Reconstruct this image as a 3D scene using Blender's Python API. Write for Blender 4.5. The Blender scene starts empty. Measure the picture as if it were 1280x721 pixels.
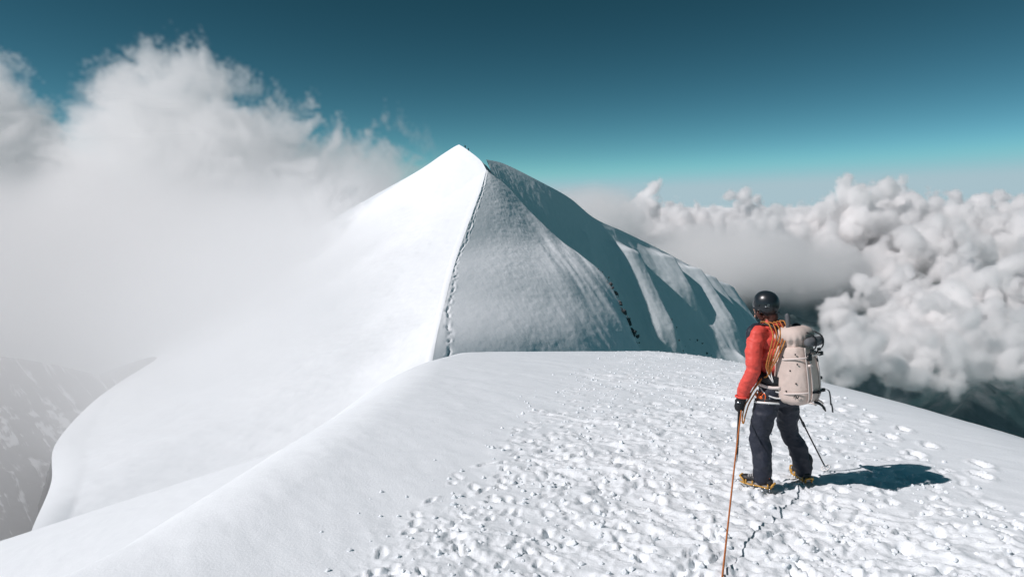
import bpy, bmesh, math, random
import numpy as np
from mathutils import Vector, Matrix

# ------------------------------------------------------------------ camera
scene = bpy.context.scene
COL = scene.collection
R = math.radians
cam_data = bpy.data.cameras.new('camera')
cam = bpy.data.objects.new('camera', cam_data)
COL.objects.link(cam)
cam.location = (0, 0, 0)
cam.rotation_euler = (R(90 - 7), 0, 0)
cam_data.sensor_width = 36
cam_data.lens = 24
cam_data.clip_start = 0.05
cam_data.clip_end = 120000
scene.camera = cam

# ------------------------------------------------------------------ sun and sky
SUN = Vector((-0.70, -0.205, 0.685)).normalized()          # towards the sun
sun_data = bpy.data.lights.new('sun', 'SUN')
sun_data.energy = 3.95
sun_data.angle = R(0.5)
sun_data.color = (1.0, 0.928, 0.928)
sun = bpy.data.objects.new('sun', sun_data)
sun.rotation_euler = (-SUN).to_track_quat('-Z', 'Y').to_euler()
COL.objects.link(sun)

world = bpy.data.worlds.new('World')
scene.world = world
world.use_nodes = True
nt = world.node_tree
nt.nodes.clear()
sky = nt.nodes.new('ShaderNodeTexSky')
sky.sky_type = 'NISHITA'
sky.sun_disc = False
sky.sun_elevation = math.asin(SUN.z)
sky.sun_rotation = math.atan2(SUN.x, SUN.y)
sky.altitude = 8000
sky.air_density = 1.0
sky.dust_density = 0.0
sky.ozone_density = 2.0
# one colour grade over the whole sky: deeper overhead, teal rather than blue
grade = nt.nodes.new('ShaderNodeSeparateColor')
comb = nt.nodes.new('ShaderNodeCombineColor')
nt.links.new(sky.outputs[0], grade.inputs[0])
for ch, (gain, power, deep) in enumerate(((4.3, 2.02, 0.007), (2.85, 1.70, 0.047), (1.40, 1.75, 0.066))):
    m1 = nt.nodes.new('ShaderNodeMath'); m1.operation = 'MULTIPLY'; m1.inputs[1].default_value = 0.085
    m2 = nt.nodes.new('ShaderNodeMath'); m2.operation = 'POWER'; m2.inputs[1].default_value = power
    m3 = nt.nodes.new('ShaderNodeMath'); m3.operation = 'MULTIPLY'; m3.inputs[1].default_value = gain * 10
    nt.links.new(grade.outputs[ch], m1.inputs[0]); nt.links.new(m1.outputs[0], m2.inputs[0])
    m4 = nt.nodes.new('ShaderNodeMath'); m4.operation = 'SMOOTH_MAX'; m4.inputs[1].default_value = deep * 10; m4.inputs[2].default_value = deep * 8
    m5 = nt.nodes.new('ShaderNodeMath'); m5.operation = 'SMOOTH_MIN'; m5.inputs[1].default_value = (3.9, 5.3, 5.9)[ch]; m5.inputs[2].default_value = 1.5
    nt.links.new(m2.outputs[0], m3.inputs[0]); nt.links.new(m3.outputs[0], m4.inputs[0]); nt.links.new(m4.outputs[0], m5.inputs[0]); nt.links.new(m5.outputs[0], comb.inputs[ch])
bg = nt.nodes.new('ShaderNodeBackground')
bg.inputs['Strength'].default_value = 0.1
wo = nt.nodes.new('ShaderNodeOutputWorld')
nt.links.new(comb.outputs[0], bg.inputs[0])
nt.links.new(bg.outputs[0], wo.inputs[0])

scene.view_settings.view_transform = 'Standard'
scene.view_settings.look = 'None'
scene.view_settings.exposure = 0.0
scene.view_settings.gamma = 1.0
scene.view_settings.use_curve_mapping = False
scene.render.engine = 'CYCLES'
cy = scene.cycles
cy.use_denoising = True
cy.max_bounces = 24
cy.diffuse_bounces = 3
cy.glossy_bounces = 2
cy.transmission_bounces = 2
cy.transparent_max_bounces = 96
cy.volume_bounces = 16
cy.volume_step_rate = 2.2
cy.volume_max_steps = 256
cy.use_fast_gi = False
cy.caustics_reflective = False
cy.caustics_refractive = False

# ------------------------------------------------------------------ helpers
rng = np.random.default_rng(7)
random.seed(7)


def tag(o, label=None, cat=None, group=None, kind=None):
    if label: o['label'] = label
    if cat: o['category'] = cat
    if group: o['group'] = group
    if kind: o['kind'] = kind
    return o


def smooth01(a, b, x):
    t = np.clip((x - a) / (b - a), 0, 1)
    return t * t * (3 - 2 * t)


def _hash(ix, iy, iz, seed):
    h = (ix.astype(np.int64) * 374761393 + iy.astype(np.int64) * 668265263 + iz.astype(np.int64) * 2147483647 * 3 + seed * 974711)
    h = (h ^ (h >> 13)) * 1274126177
    h = h & 0xffffffff
    h = (h ^ (h >> 16)) * 2246822519 & 0xffffffff
    return ((h ^ (h >> 13)) & 0xffffff) / float(0xffffff)


def vnoise(x, y, z=None, seed=0):
    """value noise, -1..1"""
    x = np.asarray(x, float); y = np.asarray(y, float)
    x0 = np.floor(x); y0 = np.floor(y)
    fx = x - x0; fy = y - y0
    fx = fx * fx * fx * (fx * (fx * 6 - 15) + 10); fy = fy * fy * fy * (fy * (fy * 6 - 15) + 10)
    if z is None:
        zz = np.zeros_like(x0)
        a = _hash(x0, y0, zz, seed); b = _hash(x0 + 1, y0, zz, seed)
        c = _hash(x0, y0 + 1, zz, seed); d = _hash(x0 + 1, y0 + 1, zz, seed)
        return ((a + (b - a) * fx) * (1 - fy) + (c + (d - c) * fx) * fy) * 2 - 1
    z = np.asarray(z, float)
    z0 = np.floor(z); fz = z - z0; fz = fz * fz * (3 - 2 * fz)
    out = 0
    for k, wz in ((0, 1 - fz), (1, fz)):
        a = _hash(x0, y0, z0 + k, seed); b = _hash(x0 + 1, y0, z0 + k, seed)
        c = _hash(x0, y0 + 1, z0 + k, seed); d = _hash(x0 + 1, y0 + 1, z0 + k, seed)
        out = out + wz * ((a + (b - a) * fx) * (1 - fy) + (c + (d - c) * fx) * fy)
    return out * 2 - 1


def fbm(x, y, z=None, octaves=4, gain=0.5, lac=2.03, seed=0):
    s = 0; a = 1; t = 0
    ca, sa = math.cos(0.6), math.sin(0.6)
    for k in range(octaves):
        s = s + a * vnoise(x, y, z, seed + 17 * k); t += a
        x, y = (ca * x - sa * y) * lac + 3.1, (sa * x + ca * y) * lac + 7.7
        if z is not None: z = z * lac + 1.3
        a *= gain
    return s / t


def grid_mesh(name, P, smooth=True):
    """P: (n, m, 3) array of points -> a quad grid mesh"""
    n, m = P.shape[:2]
    me = bpy.data.meshes.new(name)
    me.vertices.add(n * m)
    me.vertices.foreach_set('co', P.reshape(-1).astype(np.float32))
    i = np.arange(n * m).reshape(n, m)
    q = np.stack([i[:-1, :-1], i[:-1, 1:], i[1:, 1:], i[1:, :-1]], -1).reshape(-1)
    nq = (n - 1) * (m - 1)
    me.loops.add(nq * 4)
    me.loops.foreach_set('vertex_index', q.astype(np.int32))
    me.polygons.add(nq)
    me.polygons.foreach_set('loop_start', (np.arange(nq) * 4).astype(np.int32))
    me.polygons.foreach_set('use_smooth', np.full(nq, smooth))
    me.update(calc_edges=True)
    me.validate()
    return me


def join_grids(name, grids):
    me = bpy.data.meshes.new(name)
    vs = []; qs = []; off = 0
    for P in grids:
        n, m = P.shape[:2]
        i = np.arange(n * m).reshape(n, m) + off
        qs.append(np.stack([i[:-1, :-1], i[:-1, 1:], i[1:, 1:], i[1:, :-1]], -1).reshape(-1))
        vs.append(P.reshape(-1, 3)); off += n * m
    V = np.concatenate(vs); Q = np.concatenate(qs); nq = len(Q) // 4
    me.vertices.add(len(V)); me.vertices.foreach_set('co', V.reshape(-1).astype(np.float32))
    me.loops.add(len(Q)); me.loops.foreach_set('vertex_index', Q.astype(np.int32))
    me.polygons.add(nq)
    me.polygons.foreach_set('loop_start', (np.arange(nq) * 4).astype(np.int32))
    me.polygons.foreach_set('use_smooth', np.full(nq, True))
    me.update(calc_edges=True); me.validate()
    return me


def link(name, me, mat=None, parent=None):
    o = bpy.data.objects.new(name, me)
    COL.objects.link(o)
    if mat is not None:
        o.data.materials.clear(); o.data.materials.append(mat)
    if parent is not None: o.parent = parent
    return o


def empty(name, loc=(0, 0, 0), rz=0.0):
    o = bpy.data.objects.new(name, None)
    o.empty_display_size = 0.1
    o.location = loc; o.rotation_euler = (0, 0, rz)
    COL.objects.link(o)
    return o


# ------------------------------------------------------------------ materials
def new_mat(name):
    m = bpy.data.materials.new(name)
    m.use_nodes = True
    return m, m.node_tree, m.node_tree.nodes['Principled BSDF']


def plain(name, col, rough=0.6, spec=0.5, metal=0.0, var=0.15, scale=30, bump=0.0, bscale=200, weave=False):
    """a material whose colour wanders a little and that may carry a fine relief"""
    m, t, b = new_mat(name)
    tc = t.nodes.new('ShaderNodeTexCoord')
    n = t.nodes.new('ShaderNodeTexNoise'); n.inputs['Scale'].default_value = scale; n.inputs['Detail'].default_value = 4
    t.links.new(tc.outputs['Object'], n.inputs['Vector'])
    mx = t.nodes.new('ShaderNodeMix'); mx.data_type = 'RGBA'
    lo = tuple(c * (1 - var) for c in col) + (1,); hi = tuple(min(1, c * (1 + var)) for c in col) + (1,)
    mx.inputs[6].default_value = lo; mx.inputs[7].default_value = hi
    t.links.new(n.outputs['Fac'], mx.inputs[0])
    t.links.new(mx.outputs[2], b.inputs['Base Color'])
    b.inputs['Roughness'].default_value = rough
    b.inputs['Specular IOR Level'].default_value = spec
    b.inputs['Metallic'].default_value = metal
    if bump:
        n2 = t.nodes.new('ShaderNodeTexNoise'); n2.inputs['Scale'].default_value = bscale; n2.inputs['Detail'].default_value = 3
        t.links.new(tc.outputs['Object'], n2.inputs['Vector'])
        bp = t.nodes.new('ShaderNodeBump'); bp.inputs['Strength'].default_value = bump; bp.inputs['Distance'].default_value = 0.004
        t.links.new(n2.outputs['Fac'], bp.inputs['Height']); t.links.new(bp.outputs[0], b.inputs['Normal'])
    return m


def snow_mat(name, col=(0.83, 0.875, 0.905), bumps=((60, 0.35, 0.01),), rock=None):
    m, t, b = new_mat(name)
    tc = t.nodes.new('ShaderNodeTexCoord')
    n = t.nodes.new('ShaderNodeTexNoise'); n.inputs['Scale'].default_value = 0.35; n.inputs['Detail'].default_value = 6
    t.links.new(tc.outputs['Object'], n.inputs['Vector'])
    mx = t.nodes.new('ShaderNodeMix'); mx.data_type = 'RGBA'
    mx.inputs[6].default_value = tuple(c * 0.965 for c in col) + (1,)
    mx.inputs[7].default_value = tuple(c * 1.02 for c in col) + (1,)
    t.links.new(n.outputs['Fac'], mx.inputs[0])
    last = mx.outputs[2]
    b.inputs['Roughness'].default_value = 0.55
    b.inputs['Specular IOR Level'].default_value = 0.25
    prev = None
    for sc, st, dist in bumps:
        n2 = t.nodes.new('ShaderNodeTexNoise'); n2.inputs['Scale'].default_value = sc; n2.inputs['Detail'].default_value = 5
        n2.inputs['Roughness'].default_value = 0.6
        t.links.new(tc.outputs['Object'], n2.inputs['Vector'])
        bp = t.nodes.new('ShaderNodeBump'); bp.inputs['Strength'].default_value = st; bp.inputs['Distance'].default_value = dist
        t.links.new(n2.outputs['Fac'], bp.inputs['Height'])
        if prev: t.links.new(prev, bp.inputs['Normal'])
        prev = bp.outputs[0]
    if prev: t.links.new(prev, b.inputs['Normal'])
    if rock:
        at = t.nodes.new('ShaderNodeAttribute'); at.attribute_name = 'rock'
        mr = t.nodes.new('ShaderNodeMix'); mr.data_type = 'RGBA'
        mr.inputs[7].default_value = rock + (1,)
        t.links.new(at.outputs['Fac'], mr.inputs[0]); t.links.new(last, mr.inputs[6])
        last = mr.outputs[2]
    t.links.new(last, b.inputs['Base Color'])
    return m


# ------------------------------------------------------------------ the snow dome underfoot
def base_z(y):
    yc = np.clip(y, -6, 40)
    return -2.1 - 0.0692 * yc - 0.002613 * yc ** 2 - 0.278 * np.maximum(0, y - 40)


def dome(x, y):
    """the smooth dome without tracks"""
    x = np.asarray(x, float); y = np.asarray(y, float)
    z = base_z(y)
    t = np.maximum(0, x - 4.464)
    tc_ = np.minimum(t, 8.0)
    fall = 0.0121 * tc_ ** 3.194 + (t - tc_) * 0.0121 * 3.194 * 8.0 ** 2.194
    fall = np.where(t > 8, np.minimum(fall, 0.0121 * 8 ** 3.194 + (t - 8) * 1.5), fall)
    # the roll-over on the sunny side and the flank below it
    wy = smooth01(2.5, 6.5, y)
    edge = -1.75 + 0.10 * np.sin(y * 0.55 + 0.5) * 1.2 - 0.35 * (1 - smooth01(4, 9, y))
    left = wy * 3.0 * smooth01(0.0, 6.5, edge - x) + 0.33 * np.log1p(np.exp(np.clip((-5.5 - x) / 1.5, -40, 40))) * 1.5
    left = left + 1.5 * np.maximum(0, -36 - x)
    return z - fall - left


# where boots have churned the snow, seen from above (x limits by y)
_ty = np.array([-2.0, 3.0, 4.2, 5.0, 6.0, 7.5, 9.5, 12.0, 16.0, 22.0, 28.0, 40.0])
_tl = np.array([-1.6, -1.3, -0.95, -0.85, -0.65, -0.2, 0.35, 1.0, 1.9, 3.2, 4.8, 8.0])
_tr = np.array([4.6, 4.0, 3.9, 4.1, 4.25, 4.35, 4.7, 5.3, 6.8, 8.8, 10.0, 13.0])


def track_mask(x, y):
    l = np.interp(y, _ty, _tl); r = np.interp(y, _ty, _tr)
    w = 0.35 + 0.05 * np.abs(y)
    nz = 0.45 * fbm(x * 0.9, y * 0.9, octaves=3, seed=91) * (0.6 + 0.08 * np.abs(y))
    return smooth01(-w * 0.5, w, x - l + nz) * smooth01(-w * 0.3, w * 0.5, r - x + nz * 0.8)


def relief(x, y):
    """tracks, clods and wind texture on the dome"""
    m = track_mask(x, y)
    far = smooth01(60, 15, np.hypot(x, y))
    z = 0.012 * fbm(x * 0.8, y * 0.5, octaves=4, seed=3)
    e_a = x * 0.5 - y * 0.87; e_b = x * 0.87 + y * 0.5
    wind = fbm(x * 2.2 + y * 1.2, y * 5.5 - x * 1.6, octaves=3, seed=5)
    z = z + 0.0045 * wind * far + 0.010 * fbm(e_a * 0.7, e_b * 2.6, octaves=4, gain=0.55, seed=6)
    # lumps pressed about by many boots, drawn out along the line of travel
    wx = x + 0.10 * vnoise(x * 3, y * 3, seed=8); wy_ = y + 0.10 * vnoise(x * 3 + 9, y * 3, seed=9)
    e1 = wx * 0.78 - wy_ * 0.62; e2 = wx * 0.62 + wy_ * 0.78
    b0 = fbm(e1 * 0.9, e2 * 1.3, octaves=2, seed=10)
    b1 = fbm(e1 * 3.1, e2 * 6.6, octaves=3, gain=0.55, seed=11)
    b2 = fbm(e1 * 8.0, e2 * 15.0, octaves=3, gain=0.6, seed=12)
    ridg = 1 - np.abs(fbm(e1 * 4.2, e2 * 8.2, octaves=3, gain=0.55, seed=13)) * 2.4
    lump = 0.030 * b0 + 0.044 * b1 + 0.019 * b2 + 0.016 * np.maximum(ridg, -0.5)
    crumb = np.maximum(0, fbm(x * 22, y * 26, octaves=3, gain=0.6, seed=14) - 0.06) * 0.045
    patch = 0.28 + 0.82 * smooth01(-0.32, 0.32, fbm(e1 * 0.55, e2 * 0.9, octaves=3, seed=16))
    z = z + m * patch * (0.80 * lump + 0.8 * crumb * (0.6 + 0.6 * b1))
    return z


nth, nr = 760, 900
th = np.radians(np.linspace(-80, 62, nth))
rr = np.concatenate([np.geomspace(1.2, 34, nr - 110), np.geomspace(34.3, 230, 110)])
TH, RR = np.meshgrid(th, rr)
X = RR * np.sin(TH); Y = RR * np.cos(TH)
Z = dome(X, Y) + relief(X, Y)

# boot prints: oval pits with a pushed-up rim, strung along the line of travel
prints = []
prng = random.Random(5)
for k in range(1900):
    yy = 2.2 * math.exp(prng.random() * math.log(34 / 2.2))
    l = float(np.interp(yy, _ty, _tl)); r_ = float(np.interp(yy, _ty, _tr))
    xx = prng.uniform(l - 0.1, r_ + 0.15)
    prints.append((xx, yy, prng.gauss(0.25, 0.5), prng.uniform(0.045, 0.11), prng.uniform(0.022, 0.045), prng.uniform(0.008, 0.034)))
# the two rows of prints that leave the beaten area beside the slope on the shaded side
for k in range(26):
    yy = 5.2 + k * 0.42
    prints.append((4.35 + 0.06 * k + 0.14 * (-1) ** k + prng.gauss(0, 0.05) + (0.6 if k < 5 else 0) * (5 - k) / 5, yy, 0.2, 0.14, 0.06, 0.06))
for (px, py, a, la, lb, dep) in prints:
    rad = la * 2.4
    r0 = math.hypot(px, py); t0 = math.atan2(px, py)
    i0, i1 = np.searchsorted(rr, [r0 - rad, r0 + rad]); j0, j1 = np.searchsorted(th, [t0 - rad / r0, t0 + rad / r0])
    if i1 <= i0 + 1 or j1 <= j0 + 1: continue
    sx = X[i0:i1, j0:j1] - px; sy = Y[i0:i1, j0:j1] - py
    ca, sa = math.cos(a), math.sin(a)
    u = (sx * ca - sy * sa) / lb; v = (sx * sa + sy * ca) / la
    d = np.sqrt(u * u + v * v) + 0.30 * vnoise(sx * 22 + px * 7, sy * 22 + py * 5, seed=33) + 0.16 * vnoise(sx * 55 + px * 7, sy * 55 + py * 5, seed=34)
    Z[i0:i1, j0:j1] += -dep * smooth01(1.2, 0.6, d) + dep * 0.34 * np.exp(-((d - 1.4) / 0.32) ** 2)
dome_P = np.stack([X, Y, Z], -1)
M_snow = snow_mat('snow_near', bumps=((45, 0.45, 0.012), (220, 0.35, 0.003)))
ground = link('snow_ground', grid_mesh('snow_ground', dome_P), M_snow)
tag(ground, 'wind-packed snow dome beaten by boot prints', None, None, 'structure')


def surf_z(x, y):
    """height of the built snow at a point"""
    r0 = math.hypot(x, y); t0 = math.atan2(x, y)
    i = int(np.clip(np.searchsorted(rr, r0), 1, len(rr) - 1)); j = int(np.clip(np.searchsorted(th, t0), 1, nth - 1))
    return float(Z[i - 1:i + 1, j - 1:j + 1].mean())


# loose crumbs of snow kicked out of the tracks
def crumbs(name, spots, seed, mat):
    r_ = random.Random(seed)
    bm = bmesh.new()
    for (x, y, z, s) in spots:
        g = bmesh.ops.create_icosphere(bm, subdivisions=1, radius=s)
        for v in g['verts']:
            v.co = Vector((v.co.x * r_.uniform(.7, 1.3), v.co.y * r_.uniform(.7, 1.3), v.co.z * r_.uniform(.55, 1.0))) + Vector((x, y, z + s * 0.3))
    me = bpy.data.meshes.new(name); bm.to_mesh(me); bm.free()
    return link(name, me, mat)


cs = []
while len(cs) < 2600:
    y = 2.4 * math.exp(prng.random() * math.log(32 / 2.4))
    x = prng.uniform(float(np.interp(y, _ty, _tl)) - 0.7, float(np.interp(y, _ty, _tr)) + 0.5)
    if prng.random() > 0.15 + 0.85 * float(track_mask(np.array(x), np.array(y))): continue
    cs.append((x, y, surf_z(x, y), prng.choice([0.008, 0.010, 0.012, 0.015, 0.02, 0.026]) * prng.uniform(.8, 1.2)))
tag(crumbs('snow_crumbs', cs, 3, M_snow), 'loose crumbs of snow kicked out of the boot tracks', None, None, 'stuff')

# ------------------------------------------------------------------ the snow peak
def cr(points, n):
    """Catmull-Rom through points, n samples"""
    p = np.array(points, float)
    p = np.vstack([2 * p[0] - p[1], p, 2 * p[-1] - p[-2]])
    seg = len(p) - 3
    out = []
    for t in np.linspace(0, seg - 1e-9, n):
        i = int(t); f = t - i
        a, b, c, d = p[i:i + 4]
        out.append(0.5 * ((2 * b) + (-a + c) * f + (2 * a - 5 * b + 4 * c - d) * f * f + (-a + 3 * b - 3 * c + d) * f ** 3))
    return np.array(out)


def normals(P):
    du = np.gradient(P, axis=0); dv = np.gradient(P, axis=1)
    n = np.cross(du, dv)
    n /= np.linalg.norm(n, axis=-1, keepdims=True) + 1e-9
    return n


def ruled(A, B, m):
    s = np.linspace(0, 1, m)[None, :, None]
    return A[:, None, :] * (1 - s) + B[:, None, :] * s


# crests of the peak (metres, from the camera): the arete towards us, the rib, the long skyline
arete_pts = [(-11, 84, -44), (-13.2, 104, -32), (-14, 121, -25.8), (-16, 160, -23.3), (-16.4, 186, -18.7), (-16, 210, -13.1), (-13.6, 242, -2.0), (-11.6, 268, 7.4), (-10.6, 286, 14.2)]
rib_pts = [(64, 190, -82), (52, 208, -64), (43.5, 226, -49), (39.6, 241, -37.5), (34.8, 255, -26.6), (27, 265, -19.6), (19.3, 274, -14), (8.0, 281, -3.4), (-2, 285, 7.4), (-10.6, 286, 14.2)]
sky_pts = [(-11.2, 299, 19.3), (-3.0, 305, 17.6), (13, 313, 10.2), (27, 322, 3.0), (40, 332, -6.6), (56, 343, -13.5), (77, 358, -23), (97, 372, -33.0), (118, 391, -44), (136, 409, -57), (160, 440, -82), (200, 480, -120)]
summit_pts = [(-10.6, 286, 14.2), (-13.2, 294, 18.4), (-18, 302, 22.6), (-22.6, 309, 25.9), (-24.6, 310.5, 26.2), (-31, 312.5, 22.6), (-45, 316, 14), (-79, 322, -4), (-150, 335, -44), (-260, 350, -96)]
NA = 300
AR = cr(arete_pts, NA); RB = cr(rib_pts, NA)
NF = 260
f1 = ruled(AR, RB, NF)
# the face is a little hollow, and rolls over softly on to the arete
s = np.linspace(0, 1, NF)[None, :]
t = np.linspace(0, 1, NA)[:, None]
n1 = normals(f1)
if n1[NA // 2, NF // 2, 2] < 0: n1 = -n1
hollow = 1.4 * np.sin(np.pi * s ** 0.8) * (1 - t) ** 0.6
fx, fy, fz = f1[..., 0], f1[..., 1], f1[..., 2]
# rough grain and faint flutes running down the fall line
grain = fbm(fx * 0.55, fz * 0.55 + fy * 0.2, octaves=4, gain=0.65, seed=41)
zone = smooth01(0.05, 0.35, s) * (0.55 + 0.45 * vnoise(fx * 0.03, fz * 0.03, seed=42))
flute = fbm(fx * 0.16 + fz * 0.10, fz * 0.012 + fy * 0.01, octaves=3, seed=43)
fl_amp = smooth01(0.35, 0.8, s) * smooth01(0.95, 0.6, t)
broad = fbm(fx * 0.035 + 3, fz * 0.035, octaves=3, seed=47)
d1 = hollow + 0.15 * grain * (0.30 + 0.70 * zone) + 0.9 * flute * fl_amp + 0.6 * broad * np.sin(np.pi * s)
# the boot track that runs up just inside the arete
k_tr = 0.024 + 0.012 * np.sin(t * 9) + 0.006 * np.sin(t * 31) + 0.004 * vnoise(t * 60, t * 0, seed=45) + 0.003 * vnoise(t * 140, t * 0, seed=46)
width_m = np.linalg.norm(RB - AR, axis=1)[:, None]
dist_m = np.abs(s - k_tr) * width_m
d1 = d1 - 0.42 * np.exp(-(dist_m / 0.40) ** 2) * (0.55 + 0.9 * vnoise(t * 170 + 0 * s, s * 3, seed=44)) + 0.16 * np.exp(-((dist_m - 1.0) / 0.4) ** 2) * vnoise(t * 120, s * 60, seed=48) * smooth01(0.985, 0.95, t)
d1 = d1 * np.sqrt(np.clip(np.minimum(s / 0.012, 1), 0, 1)) * np.clip((1 - s) / 0.02, 0, 1) ** 0.5
f1 = f1 + n1 * d1[..., None]

# back of the rib
rb_low = RB + np.array([26, 40, -46.0]) * np.linspace(1, 0.25, NA)[:, None] + np.array([0, 6, -3.0])
rib_back = ruled(RB, rb_low, 40)

# long shaded face with flutes, behind the rib
NK = 420; NM = 220
SK = cr(sky_pts, NK)
_qq = np.linspace(0, 1, NK)[:, None]
down = np.array([0.25, -0.16, -0.80]) + (np.array([0.41, -0.235, -0.64]) - np.array([0.25, -0.16, -0.80])) * smooth01(0.25, 0.62, _qq)
down /= np.linalg.norm(down, axis=1, keepdims=True)
length = np.interp(np.linspace(0, 1, NK), [0, 0.1, 0.35, 1], [60, 120, 150, 170])[:, None]
f2 = ruled(SK, SK + down * length, NM)
n2 = normals(f2)
if n2[NK // 2, NM // 2, 2] < 0: n2 = -n2
q = np.linspace(0, 1, NK)[:, None]           # along the crest
w = np.linspace(0, 1, NM)[None, :] * length  # metres down the face
along = q * 230.0
fl = fbm(along * 0.085 + 0.3 * vnoise(along * 0.02, w * 0.02, seed=50), w * 0.012, octaves=3, seed=51)
fl2 = fbm(along * 0.32, w * 0.03, octaves=3, seed=52)
gr2 = fbm(along * 0.6, w * 0.6, octaves=3, gain=0.6, seed=53)
# snow flutes standing proud below the crest; sunlight catches their near flanks
def flute_rib(c, wd, a, b, h, lean=0.0):
    x_ = along - (c + lean * w)
    prof = np.where(x_ < 0, np.exp(-(x_ / (wd * 2.4)) ** 2), np.exp(-(x_ / (wd * 0.55)) ** 2))
    return h * prof * smooth01(a, a + 8, w) * smooth01(b, b - 25, w)
d2 = (1.5 * fl + 0.40 * fl2 * smooth01(0, 10, w)) * (0.15 + 0.85 * smooth01(0.25, 0.55, q)) + 0.14 * gr2
d2 = d2 + flute_rib(101, 4.5, 8, 78, 5.6) + flute_rib(124, 3.6, 2, 50, 5.0) + flute_rib(140, 3.8, 3, 64, 5.2) + flute_rib(153, 3.5, 1, 80, 5.0) + flute_rib(168, 4, 0, 60, 5.0) \
    + flute_rib(183, 4, 0, 60, 3.4) + flute_rib(66, 3, 14, 46, 1.4) + flute_rib(134, 1.6, 58, 130, 2.6, 0.0)
d2 = d2 * smooth01(0.0, 3.0, w) + 1.9 * (1 - np.exp(-w / 8.0)) * smooth01(0.40, 0.08, q) + 0.10 * fbm(along * 1.2, w * 0.35, octaves=3, gain=0.6, seed=55) * smooth01(1, 6, w)
f2 = f2 + n2 * d2[..., None]
# slope on the far side of the skyline
back = ruled(SK, SK + np.array([40, 90, -95.0]), 24)

# sunny face on the far side of the arete
top = np.vstack([AR, cr(summit_pts, 160)[1:]])
NT = len(top)
tt = np.linspace(0, 1, NT)
low = cr([(-34, 44, -26), (-46, 62, -31), (-62, 88, -37), (-83, 120, -43), (-102, 160, -48), (-118, 200, -53), (-138, 260, -59), (-185, 320, -76), (-260, 352, -105)], NT)
fL = ruled(top, low, 200)
nL = normals(fL)
if nL[NT // 2, 50, 2] < 0: nL = -nL
sL = np.linspace(0, 1, 200)[None, :]
dL = (-4.5 * np.sin(np.pi * sL) + 1.0 * fbm(fL[..., 0] * 0.03, fL[..., 1] * 0.03, octaves=4, seed=61) * smooth01(0, 0.2, sL)
      + 0.08 * fbm(fL[..., 0] * 0.5, fL[..., 1] * 0.5, octaves=3, seed=62)) * np.clip(sL / 0.03, 0, 1) * np.clip((1 - sL) / 0.05, 0, 1)
fL = fL + nL * dL[..., None]
# summit cap between the sunny face and the skyline crest, closing the gap behind
cap_a = cr([(-10.6, 286, 14.2), (-13.2, 294, 18.4), (-18, 302, 22.6), (-22.6, 309, 25.9), (-24.6, 310.5, 26.2)], 60)
cap_b = cr([(-9.6, 287, 12.5), (-10.5, 294, 13.5), (-11.4, 299.5, 17), (-8, 312, 12), (-14, 335, 10)], 60)
cap = ruled(cap_a, cap_b, 20)
capN = ruled(cr([(-24.6, 310.5, 26.2), (-31, 312.5, 22.6), (-45, 316, 14), (-79, 322, -4), (-150, 335, -44), (-260, 350, -96)], 60),
             cr([(-14, 335, 10), (-20, 350, 0), (-30, 370, -20), (-60, 390, -50), (-150, 400, -90), (-260, 410, -140)], 60), 16)
M_far = snow_mat('snow_far', col=(0.83, 0.875, 0.905), bumps=((1.6, 0.25, 0.25), (5.0, 0.25, 0.08)))
M_flank = snow_mat('snow_flank', col=(0.83, 0.875, 0.905), bumps=((0.25, 0.10, 0.5),))
peak = empty('snow_peak', (-12, 200, -20))
tag(peak, 'steep white snow peak with a sharp corniced ridge and a fluted shaded face', 'mountain')
pk_parts = [('shaded_face', [f1, rib_back]), ('fluted_face', [f2, back]), ('sunlit_face', [fL, cap, capN])]
for nm, gs in pk_parts:
    o = link(nm, join_grids(nm, gs), M_far if nm != 'sunlit_face' else M_flank)
    o.parent = peak
    o.matrix_parent_inverse = Matrix.Translation(Vector((12, -200, 20)))

# broken rock sticking out of the rib and in patches on the long face
bm = bmesh.new()
rk = random.Random(12)
def rock_at(p, sz):
    g_ = bmesh.ops.create_icosphere(bm, subdivisions=1, radius=1.0)
    q_ = Matrix.Rotation(rk.uniform(0, 6.28), 3, Vector((rk.uniform(-1, 1), rk.uniform(-1, 1), rk.uniform(-1, 1))).normalized())
    for v in g_['verts']:
        v.co = Vector(p) + q_ @ Vector((v.co.x * sz * rk.uniform(.6, 1.4), v.co.y * sz * rk.uniform(.5, 1.1), v.co.z * sz * rk.uniform(.6, 1.5)))
for k in range(260):
    i_ = int(np.interp(rk.random() ** 0.8, [0, 1], [NA * 0.20, NA * 0.47]))
    off = rk.random() ** 1.6
    p = RB[i_] + np.array([26, 40, -46.0]) * 0.20 * off + np.array([rk.uniform(-2.2, 0.8), -0.6, rk.uniform(-1.2, 0.9)])
    if vnoise(np.array(i_ * 0.10), np.array(off * 2), seed=77) < 0.0: continue
    rock_at(p, 0.18 + 0.95 * rk.random() ** 2.2)
for (qa, wa, n_k, sp) in ((0.46, 62, 16, 5.0), (0.50, 75, 14, 6.0), (0.43, 100, 8, 6.0), (0.60, 84, 8, 6.0)):
    for k in range(n_k):
        i_ = int(np.clip((qa + rk.gauss(0, 0.010)) * NK, 0, NK - 1)); w_ = float(np.clip(wa + rk.gauss(0, sp * 1.8), 4, 140)); j_ = int(np.clip(w_ / float(length[i_, 0]) * (NM - 1), 0, NM - 1))
        rock_at(f2[i_, j_] - n2[i_, j_] * 0.2, rk.uniform(0.3, 0.8))
me = bpy.data.meshes.new('rocks'); bm.to_mesh(me); bm.free()
M_crag = plain('dark_crag', (0.10, 0.10, 0.105), 0.85, 0.2, var=0.5, scale=0.8)
o = link('rocks', me, M_crag)
o.parent = peak; o.matrix_parent_inverse = Matrix.Translation(Vector((12, -200, 20))); o['kind'] = 'stuff'

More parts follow.
